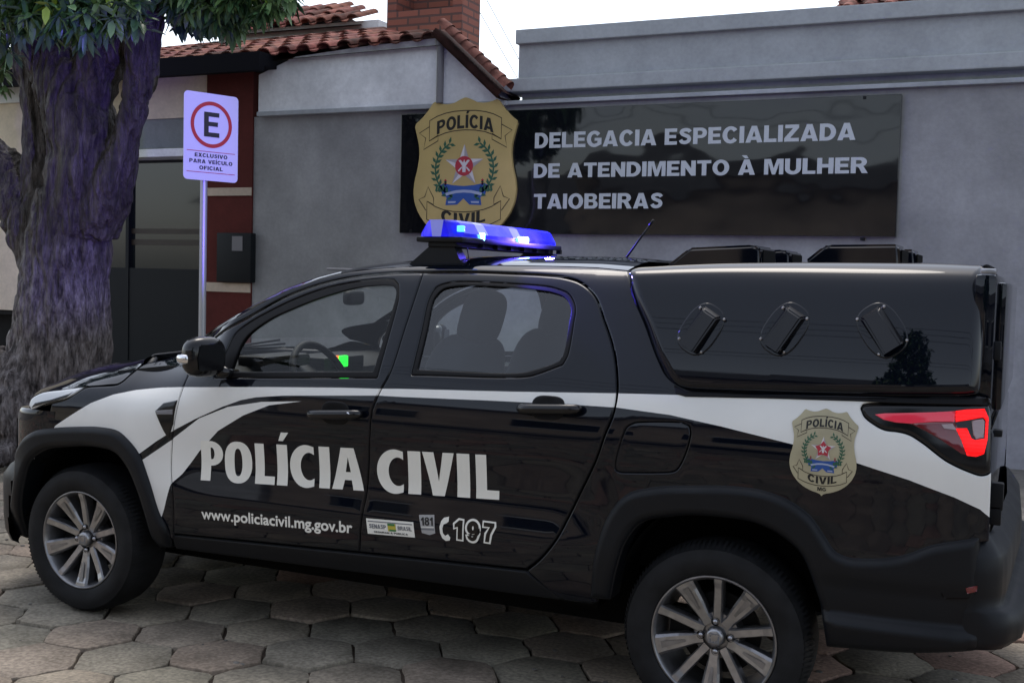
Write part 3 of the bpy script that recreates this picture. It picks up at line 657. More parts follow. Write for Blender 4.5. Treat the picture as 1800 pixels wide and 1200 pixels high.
# ---- lettering on the doors
def glyph(ch):
    A = lambda cx, cy, rx, ry, a0, a1, n=18: [(cx+rx*math.cos(R(a)), cy+ry*math.sin(R(a))) for a in np.linspace(a0, a1, n)]
    if ch == 'P': return [[(0, 0), (0, 1), (.46, 1)]+A(.46, .69, .54, .31, 90, -90)+[(.44, .38), (.44, 0)], [(.44, .84), (.49, .84)]+A(.49, .69, .12, .15, 90, -90, 8)+[(.44, .54)]]
    if ch == 'O':
        def sup(cx, cy, rx, ry, n=40, e=.85): return [(cx+rx*math.copysign(abs(math.cos(t))**e, math.cos(t)), cy+ry*math.copysign(abs(math.sin(t))**e, math.sin(t))) for t in np.linspace(0, 2*math.pi, n, endpoint=False)]
        return [sup(.5, .5, .5, .52), sup(.5, .5, .145, .345)]
    if ch == 'L': return [[(0, 0), (0, 1), (.47, 1), (.47, .2), (1, .2), (1, 0)]]
    if ch == 'I': return [[(0, 0), (0, 1), (1, 1), (1, 0)]]
    if ch == 'Í': return [[(0, 0), (0, 1), (1, 1), (1, 0)], [(.22, 1.09), (.66, 1.09), (1.2, 1.3), (.5, 1.3)]]
    if ch == 'C': return [[(1, .975)]+A(.68, .5, .68, .52, 75, 285, 30)+[(1, .025), (1, .215)]+A(.80, .5, .36, .335, 285, 75, 22)+[(1, .785)]]
    if ch == 'A': return [[(0, 0), (.29, 1), (.70, 1), (1, 0), (.67, 0), (.61, .23), (.39, .23), (.33, 0)], [(.42, .42), (.58, .42), (.5, .78)]]
    if ch == 'V': return [[(0, 1), (.36, 1), (.505, .33), (.65, 1), (1, 1), (.69, 0), (.32, 0)]]
def big_text(spec, z0, x00, slope, H, dec, mt):
    for ch, l, r in spec:
        ym = 809+(300+l/3-355)*.0575
        xl, xr = on([(300+l/3, ym), (300+r/3, ym)], Yb)[:, 0]
        for lp in [glyph(ch)]:
            dec.add([np.array([(xl+u*(xr-xl), z0+slope*(xl+u*(xr-xl)-x00)+v_*H) for u, v_ in q]) for q in lp], mt)
d = Decals(Yb, -.0022)
big_text([('P', 165, 280), ('O', 288, 432), ('L', 450, 552), ('Í', 565, 620), ('C', 632, 760), ('I', 787, 843), ('A', 855, 1022)], .636, .673, .043, .158, d, 'letters')
d.build('lettering', next(o for o in PK.children if o.name == 'front_door')); d = Decals(Yb, -.0022)
d.add(fit_text('www.policiacivil.mg.gov.br', *on([(355, 912), (620, 930)], Yb)[:, 0], .482, .043, .028, .034), 'letters')
d.build('web_address', next(o for o in PK.children if o.name == 'front_door'))
d = Decals(Yb, -.0022)
big_text([('C', 1090, 1230), ('I', 1255, 1322), ('V', 1332, 1498), ('I', 1513, 1580), ('L', 1612, 1733)], .636, .673, .043, .158, d, 'letters')
RDR = next(o for o in PK.children if o.name == 'rear_door')
d.build('lettering', RDR); d = Decals(Yb, -.0022)
q = on([(644, 910), (727, 917), (730, 944), (647, 937)], Yb)
d.add([q], 'letters')
def quad(u, v_): return (q[3]*(1-u)+q[2]*u)*(1-v_)+(q[0]*(1-u)+q[1]*u)*v_
def qrect(u0, u1, v0, v1): return [np.array([quad(u0, v0), quad(u1, v0), quad(u1, v1), quad(u0, v1)])]
M['inkgrey'] = mat('ink_grey', (.14, .15, .17), .5); M['flaggreen'] = mat('flag_green', (.03, .18, .05), .5); M['flagyellow'] = mat('flag_yellow', (.5, .42, .05), .5)
d.add(qrect(.03, .97, .80, .86), 'inkgrey', .0008)
def qtext(body, u0, u1, v0, v1, mt, bold=.0):
    d.add([np.array([quad(a, b) for a, b in l]) for l in heavy(body, u0, u1, v0, v1-v0)], mt, .0008, .02)
qtext('SENASP', .05, .41, .38, .66, 'inkgrey'); qtext('BRASIL', .66, .95, .40, .66, 'inkgrey'); qtext('SEGURANÇA PÚBLICA', .14, .86, .10, .22, 'ink')
d.add(qrect(.45, .62, .28, .78), 'flagyellow', .0008); d.add(qrect(.45, .60, .64, .78), 'flaggreen', .0014); d.add(qrect(.48, .62, .28, .40), 'flaggreen', .0014)
d.build('sticker', RDR); d = Decals(Yb, -.0022)
s_ = on([(737, 904), (764, 904), (766, 941), (740, 939)], Yb); q = s_
M['paleplate'] = mat('pale_plate', (.36, .36, .36), .5)
d.add([np.array([quad(0, 1), quad(1, 1), quad(1, .12), quad(.6, .02), quad(.1, .1)])], 'paleplate')
qtext('181', .12, .9, .48, .88, 'ink', .03); d.add(qrect(.08, .95, .26, .32), 'inkgrey', .0008); d.add(qrect(.08, .95, .38, .42), 'letters', .0008)
d.build('hotline_sticker', RDR); d = Decals(Yb, -.0022)
ph = [(787, 908), (790, 907), (789, 916), (785, 919), (780, 921), (778, 928), (779, 936), (783, 941), (788, 938), (792, 944), (791, 949), (784, 950), (778, 945), (774, 936), (773, 925), (776, 915), (781, 909)]
d.add([ccw(on(ph, Yb))], 'letters'); 
x0, x1 = on([(797, 930), (871, 935)], Yb)[:, 0]; zb, zt = on([(800, 949), (797, 909)], Yb)[:, 1]
for k, (ch, a, b) in enumerate((('1', 0, .25), ('9', .30, .64), ('7', .69, 1))):
    xa, xb = x0+a*(x1-x0), x0+b*(x1-x0)
    lp = heavy(ch, xa+.005, xb-.005, zb+.03*(xa-x0)+.006, zt-zb-.012); lp = [ccw(q_) for q_ in lp]
    d.add([inset(lp[0], -.008)], 'letters', 0, .02)
    d.add([lp[0]]+[inset(q_, .004) for q_ in lp[1:]], 'gloss', .0008, .02)
d.build('emergency_number', RDR)

# ---- civil police shield (shared drawing: station board and pickup)
def shield_outline(n=2):
    h = [(0, 1.32), (.10, 1.285), (.22, 1.225), (.36, 1.205), (.50, 1.225), (.62, 1.27), (.72, 1.12), (.86, .97), (1.0, .86), (.945, .66), (.90, .48), (.89, .30), (.92, .08), (.98, -.15), (1.0, -.35), (.97, -.55), (.88, -.75), (.73, -.94), (.53, -1.09), (.30, -1.19), (.12, -1.235), (.04, -1.27), (0, -1.33)]
    p = np.array(h+[(-a, b) for a, b in h[-2:0:-1]]); return p
def sz(X, Y_): return ((X-507)/380., 1.32-(Y_-45)/427.)
def draw_shield(dec, f, lw, red_star, mg):
    """f maps (u,v) to surface (x,z)"""
    F = lambda pts: np.array([f(*p) for p in pts])
    k = np.linalg.norm(np.array(f(1, 0))-np.array(f(0, 0)))
    sym = lambda pts: [(-a, b) for a, b in pts]
    tr = [sz(*p) for p in ((242, 212), (300, 180), (360, 160), (430, 148), (507, 145))]; top = tr+sym(tr[-2::-1])
    br = [sz(*p) for p in ((242, 368), (300, 334), (360, 310), (430, 296), (507, 291))]; bot = br+sym(br[-2::-1])
    band = top+bot[::-1]
    dec.add(stroke(F(band), lw, True), 'inkbrown', .0006, .05)
    tail = [sz(*p) for p in ((242, 258), (165, 305), (215, 345), (200, 432), (308, 368), (308, 325), (242, 368))]
    for t in (tail, sym(tail)): dec.add(stroke(F(t), lw), 'inkbrown', .0006, .05)
    b2 = [sz(*p) for p in ((234, 830), (300, 872), (360, 895), (430, 908), (507, 912))]; c2 = [sz(*p) for p in ((234, 968), (300, 1003), (360, 1022), (430, 1036), (507, 1040))]
    band2 = b2+sym(b2[-2::-1])+(c2+sym(c2[-2::-1]))[::-1]
    dec.add(stroke(F(band2), lw, True), 'inkbrown', .0006, .05)
    tail2 = [sz(*p) for p in ((228, 900), (172, 815), (216, 795), (240, 718), (284, 805), (284, 855), (234, 830))]
    for t in (tail2, sym(tail2)): dec.add(stroke(F(t), lw), 'inkbrown', .0006, .05)
    def arc_text(body, half, base, capH, sag, bold):
        for l in heavy(body, -half, half, 0, capH, .10):
            dec.add_raw = None
            yield np.array([f(a, base+b+sag*(a/half)**2) for a, b in l])
    dec.add(list(arc_text('POLÍCIA', .55, .775, .235, -.10, .03)), 'ink', .0006, .04)
    dec.add(list(arc_text('CIVIL', .43, -.955, .22, .08, .03)), 'ink', .0006, .04)
    if mg: dec.add(list(arc_text('MG', .13, -1.165, .11, 0, .03)), 'ink', .0006, .04)
    # laurel branches
    lv = []
    for s in (-1, 1):
        st = []
        for i, a in enumerate(np.linspace(-68, 58, 12)):
            rx, rz_ = .565, .53; cx, cz = s*rx*math.cos(R(a))*1.0, (.05+rz_*math.sin(R(a))); st.append((cx, cz))
            tx, tz = -s*rx*math.sin(R(a)), rz_*math.cos(R(a)); ln = math.hypot(tx, tz); tx, tz = tx/ln, tz/ln
            for side in (-1, 1):
                dx, dz = tx*.7-tz*side*.7, tz*.7+tx*side*.7; nx, nz = -dz, dx; l_ = .135; w_ = .028
                lv.append([(cx, cz), (cx+dx*l_*.5+nx*w_, cz+dz*l_*.5+nz*w_), (cx+dx*l_, cz+dz*l_), (cx+dx*l_*.5-nx*w_, cz+dz*l_*.5-nz*w_)])
        dec.add(stroke(F(st), .03*k), 'laurel', .0006, .05)
    for l in lv: dec.add([F(l)], 'laurel', .0007, .05)
    for s in (-1, 1):
        for j in range(3): dec.add([F([(s*(.36+.03*a), -.15-.03*j+.02*b) for a, b in ((-1, 0), (0, 1.5), (1, 0), (0, -1.5))])], 'starr' if j != 1 else 'laurel', .0006, .05)
        for j in range(5):
            dec.add([F([(s*(.30+.05*j), -.30+.02*j), (s*(.34+.05*j), -.24), (s*(.36+.05*j), -.33), (s*(.32+.05*j), -.36)])], 'laurel', .0006, .05)
    # ribbon with its scroll
    rb = [(-.47, -.24), (-.40, -.20), (-.2, -.235), (0, -.25), (.2, -.235), (.40, -.20), (.47, -.24), (.42, -.40), (.33, -.45), (.35, -.59), (.12, -.58), (0, -.47), (-.12, -.58), (-.35, -.59), (-.33, -.45), (-.42, -.40)]
    dec.add([F(rb)], 'ribbon', .0006, .05)
    dec.add([F([(-.36, -.37), (-.15, -.325), (0, -.315), (.15, -.325), (.36, -.37), (.34, -.42), (.15, -.375), (0, -.365), (-.15, -.375), (-.34, -.42)])], 'ribbonw', .001, .05)
    dec.add([F([(-.30, -.52), (-.14, -.52), (-.16, -.55), (-.30, -.555)])], 'ribbonw', .001, .05); dec.add([F([(.30, -.52), (.14, -.52), (.16, -.55), (.30, -.555)])], 'ribbonw', .001, .05)
    # star: each ray a light and a dark facet
    ro, ri, cz = .385, .155, .105; pt = lambda r, a: (r*math.sin(a), cz+r*math.cos(a))
    for i in range(5):
        a = i*2*math.pi/5
        dec.add([F([(0, cz), pt(ro, a), pt(ri, a-math.pi/5)])], 'starw', .0012, .06); dec.add([F([(0, cz), pt(ri, a+math.pi/5), pt(ro, a)])], 'starg', .0012, .06)
    if red_star: dec.add([F([pt(.25 if i % 2 == 0 else .16, i*math.pi/5) for i in range(10)])], 'starr', .0016, .06)
    else: dec.add([F(circle((0, cz), .175))], 'starr', .0016, .06)
    e = [(-.03, -.11), (.03, -.11), (.035, 0), (.07, .05), (.11, .10), (.07, .11), (.02, .06), (0, .12), (-.02, .06), (-.07, .11), (-.11, .10), (-.07, .05), (-.035, 0)]
    dec.add([F([(a, cz+b) for a, b in e])], 'starw', .002, .06)
    for s in (-1, 1): dec.add([F([(s*.10, cz-.10), (s*.12, cz-.08), (s*.05, cz-.01), (s*.035, cz-.03)])], 'starw', .002, .06)
bx = on([(1391, 752), (1510, 752)], Yb)[:, 0]; bz = on([(1451, 717), (1451, 872)], Yb)[:, 1]
bc = (bx.mean(), bz.mean()); bhw = (bx[1]-bx[0])/2; bhz = (bz[0]-bz[1])/2/1.325
fmap = lambda u, v_: (bc[0]+u*bhw, bc[1]+v_*bhz)
BS = next(o for o in PK.children if o.name == 'body_side')
d = Decals(Yb, -.0022); d.add([np.array([fmap(*p) for p in chaikin(shield_outline(), 1)])], 'goldvinyl', 0, .015)
draw_shield(d, fmap, .0022, True, True); d.build('shield_emblem', BS, 'gold police shield decal')

# ---- roof, windscreen, bonnet
def loft(name, rows, mt, parent, label=None):
    n = len(rows[0]); vs = [p for r in rows for p in r]; fs = [(i*n+k, i*n+k+1, (i+1)*n+k+1, (i+1)*n+k) for i in range(len(rows)-1) for k in range(n-1)]
    o = mk(name, vs, fs, mt, parent, True, label=label); return o
def edge3(px): p = on(px, Yb); return [(x, float(Yb(x, z)), z) for x, z in p]
def across(e, n, dx, dz, pw=2.2):
    """from a point on the near edge across to its mirror image with crown dz and forward bow dx"""
    out = []
    for u in np.linspace(0, 1, n):
        f = 1-abs(2*u-1)**pw; out.append((e[0]+dx*f, e[1]+(CW-2*e[1])*u, e[2]+dz*f))
    return out
re_ = edge3([(600, 480), (625, 476), (650, 473), (700, 469), (743, 467), (800, 466), (900, 466), (1000, 468), (1050, 470), (1104, 475)])
roof = loft('roof', [across(e, 41, -.10*(1-i/4) if i < 4 else 0, .034+.012*min(i/4, 1), 3) for i, e in enumerate(re_)], 'paint', PK)
we = edge3([(333, 616), (350, 600), (383, 577), (440, 543), (500, 512), (560, 490), (600, 480)])
wi = [tuple(p_) for p_ in np.vstack([ony([q_], y_) for q_, y_ in zip([(333, 612), (350, 599), (383, 576), (440, 542), (500, 511), (560, 489), (600, 479)], (.20, .215, .24, .26, .28, .30, .31))])]
for mir in (False, True):
    fm = (lambda p_: (p_[0], CW-p_[1], p_[2])) if mir else (lambda p_: p_)
    loft('windscreen_pillar', [[fm(tuple(np.array(a)*(1-t)+np.array(b)*t+np.array((0, 0, .008*math.sin(t*math.pi))))) for t in np.linspace(0, 1, 6)] for a, b in zip(we, wi)], 'paint', PK)
we = wi
loft('windscreen', [across(e, 31, -.26*(1-i/6)-.06*(i/6), .0+.034*i/6, 2.1) for i, e in enumerate(we)], 'glass', PK)
he = edge3([(54, 700), (72, 690), (118, 683), (151, 679), (190, 675), (210, 672), (231, 655), (252, 638)])
hc = [(-.605, .835), (-.585, .905), (-.52, .965), (-.42, 1.0), (-.30, 1.03), (-.20, 1.045), (-.10, 1.065), (-.02, 1.08)]
rows = []
ucol = np.concatenate([-(1-np.linspace(0, 1, 26)**2.2), (1-np.linspace(0, 1, 26)**2.2)[::-1][1:]])
ucol = np.unique(np.round(np.concatenate([ucol, np.linspace(-1, 1, 21)]), 5))
for k_, (e, c) in enumerate(zip(he, hc)):
    r = []; hw_ = .866-e[1]; rl = min(.055, max(.012, .75*(c[1]-e[2]))) if k_ else .012
    for u in ucol:
        t_ = (1-abs(u))*hw_; sh = 1-math.exp(-(t_/.05)**1.15)
        f = 1-abs(u)**2.6; g = 1-abs(u)**2.2; r.append((e[0]+(c[0]-e[0])*f, .866+u*hw_, e[2]+rl*sh+(c[1]-e[2]-rl)*g))
    rows.append(r)
def dens(rows, k=4):
    A_ = np.array(rows); t = np.arange(len(A_)); T = np.linspace(0, len(A_)-1, (len(A_)-1)*k+1); out = []
    for s in T:
        i = min(int(s), len(A_)-2); f = s-i; p0, p1, p2, p3 = A_[max(i-1, 0)], A_[i], A_[i+1], A_[min(i+2, len(A_)-1)]
        out.append(.5*((2*p1)+(-p0+p2)*f+(2*p0-5*p1+4*p2-p3)*f*f+(-p0+3*p1-3*p2+p3)*f**3))
    return [[tuple(p) for p in r] for r in out]
hood = loft('bonnet', dens(rows), 'paint', PK)
# cowl between bonnet and windscreen
mb = MB(); mb.tube([(.20, .22, 1.045), (-.02, .5, 1.062), (-.06, .866, 1.066), (-.02, 1.23, 1.062), (.20, 1.51, 1.045), (.42, 1.60, 1.06)], .018, 8); mb.build('cowl', 'plastic', PK, True)
mb = MB(); mb.tube([(.02, .45, 1.075), (.10, .9, 1.10), (.16, 1.2, 1.125)], .006, 6); mb.tube([(.06, 1.0, 1.09), (.12, 1.3, 1.10)], .006, 6); mb.build('wiper', 'plastic', PK, True)
# ---- front bumper: one sheet wrapped round the nose
zs = [(.235, .67, -.02), (.25, .73, 0), (.29, .755, .012), (.36, .765, .016), (.46, .765, .016), (.53, .755, .016), (.575, .70, .010), (.60, .64, 0), (.64, .625, 0), (.74, .625, 0), (.79, .625, 0), (.83, .615, 0), (.848, .585, 0), (.853, .50, 0)]
rows = []; cols = [-1.2, -1.1]+list(np.linspace(-1, 1, 121))+[1.1, 1.2]
for z, X, ow in zs:
    r = []
    for c in cols:
        ex_ = max(0, abs(c)-1); c = max(-1, min(1, c)); th = c*math.pi/2; w_ = .866+ow-float(S_fend(max(min(z, .82), .45)))
        sx = max(math.cos(th), 0)**(2/PF); sy = math.copysign(abs(math.sin(th))**(2/PF), th)
        r.append((-.15-(X-.15)*sx+ex_*.35, .866+w_*sy, z))
    rows.append(r)
vs = [p for r in rows for p in r]; n = len(cols); fs = []; mi = []
for i in range(len(rows)-1):
    for k in range(n-1):
        ids = (i*n+k, i*n+k+1, (i+1)*n+k+1, (i+1)*n+k); zc_ = (rows[i][0][2]+rows[i+1][0][2])/2; cx = sum(vs[j][0] for j in ids)/4; cy = sum(vs[j][1] for j in ids)/4
        if cx > (-.10 if rows[i][0][2] > .59 else -.30) or cx*cx+(zc_-.3135)**2 < .44**2 and abs(cy-.866) > .55: continue
        fs.append(ids); mi.append(0 if rows[i][0][2] < .595 else (2 if abs(cy-.866) < .45 else 1))
mk('front_bumper', vs, fs, ['plastic', 'paint', 'gloss'], PK, True, mi)
# ---- canopy over the bed
can = [(1102, 482), (1106, 474), (1114, 471), (1160, 468), (1250, 464), (1356, 462), (1500, 462), (1650, 464), (1724, 467), (1729, 478), (1731, 520), (1727, 600), (1721, 684), (1716, 693), (1700, 696), (1511, 696), (1350, 692), (1205, 686), (1188, 680), (1174, 667), (1157, 636), (1134, 573), (1112, 520)]
pcan = chaikin(ccw(on(spline(can, 9), Yc)), 1)
for mir in (False, True):
    cn = panel('canopy_side', pcan, Yc, 'paint', PK, off=-.006, roll=.036, lip=.10, gap=0, h=.03, mirror=mir)
    if mir: continue
    # louvred scoops
    for (cxp, riv, s) in (((1233, 578), [(1233, 541), (1275, 561), (1196, 595), (1235, 618)], 1), ((1380, 578), [(1378, 541), (1420, 560), (1339, 595), (1380, 618)], 1), ((1551, 580), [(1555, 539), (1508, 561), (1595, 598), (1546, 622)], -1)):
        c = on([cxp], Yc)[0]; rv = on(riv, Yc); ax = ((rv[0]+rv[1])/2-(rv[2]+rv[3])/2); ln = np.linalg.norm(ax); ax /= ln; pr = np.array([ax[1], -ax[0]])
        t = np.linspace(0, 2*math.pi, 48, endpoint=False)
        out = ccw([c+ax*.086*math.copysign(abs(math.cos(a))**.8, math.cos(a))+pr*.062*math.copysign(abs(math.sin(a))**.75, math.sin(a)) for a in t])
        pl = panel('side_vent', out, Yc, 'paint', cn, off=-.012, roll=.004, lip=.008, gap=0, h=.015)
        hw, hl_ = .036, .068
        def sp(a, b, hgt): p = c+ax*a+pr*b; return (p[0], float(Yc(p[0], p[1]))-.012-hgt, p[1])
        vs = [sp(hl_, -hw, .004), sp(hl_, hw, .004), sp(-hl_, hw, .0), sp(-hl_, -hw, .0), sp(hl_*.86, -hw*.72, .022), sp(hl_*.86, hw*.72, .022), sp(-hl_*.98, hw*.80, .036), sp(-hl_*.98, -hw*.80, .036)]
        bm = bmesh.new(); bv = [bm.verts.new(p) for p in vs]
        for f in ((4, 5, 6, 7), (0, 1, 5, 4), (1, 2, 6, 5), (3, 0, 4, 7)): bm.faces.new([bv[i] for i in f])
        bmesh.ops.recalc_face_normals(bm, faces=bm.faces)
        bmesh.ops.bevel(bm, geom=[e for e in bm.edges if len(e.link_faces) == 2], offset=.005, segments=2, affect='EDGES')
        mb = MB(); bm.verts.index_update(); mb.add([v_.co for v_ in bm.verts], [[v_.index for v_ in f.verts] for f in bm.faces], 0)
        mb.add([sp(-hl_*.90, hw*.85, .002), sp(-hl_*.90, -hw*.85, .002), sp(-hl_*.90, -hw*.74, .032), sp(-hl_*.90, hw*.74, .032)], [(0, 1, 2, 3)], 1); bm.free()
        for r_ in rv: mb.lathe((r_[0], float(Yc(r_[0], r_[1]))-.013, r_[1]), [(.0, -.006), (.004, -.005), (.0055, 0)], 'Y', 12, 2)
        mb.build('vent_scoop', ['gloss', 'dark', 'steel'], cn, False)
ce = [(x, float(Yc(x, z))+.030, z) for x, z in on([(1108, 473), (1160, 468), (1250, 464), (1356, 462), (1500, 462), (1650, 464), (1727, 467)], Yc)]
loft('canopy_roof', [across(e, 31, 0, .012, 3) for e in ce], 'paint', PK)
# roof vents in two pairs
va = W2([(1169, 468), (1209, 437), (1215, 435), (1322, 430), (1333, 433), (1337, 440), (1337, 460)], .50); vb = W2([(1413, 459), (1446, 433), (1455, 430), (1573, 429), (1580, 431), (1582, 459)], .50)
for poly in (va, vb):
    for y0 in (.50, 1.02):
        p = np.array(poly); p = np.vstack([p, [(p[-1][0], 1.50), (p[0][0], 1.50)]])
        bm = bmesh.new(); mb = MB(); mb.prism(p, y0, y0+.26)
        bv = [bm.verts.new(q_) for q_ in mb.v]; [bm.faces.new([bv[i] for i in f]) for f in mb.f]; bmesh.ops.recalc_face_normals(bm, faces=bm.faces)
        bmesh.ops.bevel(bm, geom=[e for e in bm.edges if e.calc_face_angle(0) > .3], offset=.012, segments=3, affect='EDGES'); bm.verts.index_update()
        mb = MB(); mb.add([v_.co for v_ in bm.verts], [[v_.index for v_ in f.verts] for f in bm.faces]); bm.free()
        mb.box((p[:, 0].max()-.001, y0+.03, 1.53), (p[:, 0].max()+.003, y0+.23, p[:, 1].max()-.018), 1)
        mb.build('roof_vent', ['paint', 'dark'], PK, True, auto=.6)
# ---- rear: canopy door, tailgate, hinges, bumper
mb = MB(); mb.box((3.47, .125, 1.075), (3.535, 1.607, 1.515), 0, .02); mb.box((3.53, .20, 1.10), (3.56, 1.53, 1.49), 0, .012); mb.build('canopy_door', 'paint', PK, True, auto=.5)
mb = MB(); mb.box((3.46, .075, .62), (3.545, 1.657, 1.06), 0, .022); mb.build('tailgate', 'paint', PK, True, auto=.5)
for px, sx, sz_ in (((1752, 616), .018, .028), ((1757, 761), .012, .011), ((1748, 478), .008, .010), ((1757, 872), .016, .042), ((1755, 905), .012, .03)):
    p = at(*px, .18); mb = MB(); mb.box((p.x-sx-.03, .165, p.z-sz_), (p.x+sx*.7, .20, p.z+sz_), 0, .005); mb.build('door_hinge', 'steel' if px[1] < 500 else 'plastic', PK, True, auto=.5)
topx = on([(1489, 977), (1520, 979), (1556, 978), (1591, 973), (1636, 957), (1689, 948), (1738, 940)], Yb); botx = on([(1489, 1141), (1622, 1144), (1711, 1139), (1740, 1132)], Yb)
st = []
for x in np.linspace(3.38, 3.50, 5): st.append((x, float(Yb(x, .62)), x))
yb0 = float(Yb(3.50, .62))
for a in np.linspace(10, 80, 8): st.append((3.505+.085*math.sin(R(a)), yb0+.12*(1-math.cos(R(a)))+.004, 3.51+.01*a/80))
for y in (.26, .4, .6, .866): st.append((3.594+.03*(y-.2), y, 3.56))
rows = []
for x, y, xs in st:
    zt = float(np.interp(xs, topx[:, 0], topx[:, 1])); zb = float(np.interp(xs, botx[:, 0], botx[:, 1])); t = y > 0
    rows.append((x, y, zt, zb))
full = rows+[(x, CW-y, a, b) for x, y, a, b in rows[-2::-1]]
sec = [(0, .05), (.03, .034), (.15, .006), (.19, .0), (.32, -.003), (.50, -.002), (.60, .004), (.63, -.008), (.66, -.022), (.78, -.03), (.90, -.028), (.97, -.012), (1, .03)]
vs = []; cen = np.array([3.0, .866])
A2 = np.array([(r_[0], r_[1]) for r_ in full]); T2 = np.gradient(A2, axis=0); T2 /= np.linalg.norm(T2, axis=1)[:, None]; N2 = np.stack([-T2[:, 1], T2[:, 0]], 1)
for k, (x, y, zt, zb) in enumerate(full):
    tuck = .022 if min(k, len(full)-1-k) < 4 else 0
    rear_ = .1 < y < CW-.1
    for f, o in sec:
        kk = min(k, len(full)-1-k); of = (o*min(2.0, max(0, kk-5)/4) if f > .6 and f < 1 else o)-(.010 if rear_ else .017)+tuck
        vs.append((x+N2[k][0]*of, y+N2[k][1]*of, zt+(zb-zt)*f))
n = len(sec); fs = [(i*n+k, (i+1)*n+k, (i+1)*n+k+1, i*n+k+1) for i in range(len(full)-1) for k in range(n-1)]
RB = mk('rear_bumper', vs, fs, 'plastic', PK, True)
fl = ccw(on([(1652, 1036), (1668, 1024), (1722, 1019), (1722, 1043), (1700, 1050), (1660, 1050)], Yb)); panel('reflector_recess', fl, Yb, 'trim', RB, off=-.020, roll=.006, lip=.012, gap=0, h=.02)
fl = ccw(on([(1698, 1029), (1719, 1026), (1718, 1036), (1701, 1040)], Yb)); panel('reflector', fl, Yb, 'reddark', RB, off=-.024, roll=.002, lip=.006, gap=0, h=.02)
# canopy base gasket over the bed rail
gk = on([(1185, 676), (1205, 687), (1350, 694), (1511, 698), (1725, 699), (1738, 700), (1738, 712), (1562, 708), (1511, 705), (1350, 700), (1205, 697), (1188, 692)], Yb)
panel('canopy_gasket', ccw(gk), Yb, 'trim', PK, off=-.004, roll=.003, lip=.02, gap=0)
# ---- floor pan, engine bay, wheel housings
mb = MB(); mb.box((-.45, .36, .215), (2.4, 1.37, .46)); mb.box((2.4, .36, .36), (3.35, 1.37, .46)); mb.box((-.45, .42, .46), (.38, 1.31, .80)); mb.box((2.22, .28, .46), (3.46, 1.45, 1.02)); mb.box((.30, .13, .33), (2.3, 1.60, .46)); mb.box((-.455, .11, .27), (-.40, 1.62, .79)); mb.build('underbody', 'dark', PK)
for xw in (0., 2.737):
    for mir in (False, True):
        vs = []; fs = []
        arc = [(xw+.36*math.cos(R(a)), .34+.42*math.sin(R(a))) for a in np.linspace(4, 176, 25)]
        for (a, b) in arc: vs += [(a, .075, b), (a, .46, b)]
        for i in range(24): fs.append((2*i, 2*i+1, 2*i+3, 2*i+2))
        vs += [(xw, .46, .34)]; fs += [(2*i+1, 2*i+3, 50) for i in range(24)]
        if mir: vs = [(a, CW-b, c) for a, b, c in vs]
        mk('wheel_housing', vs, fs, 'dark', PK, True)
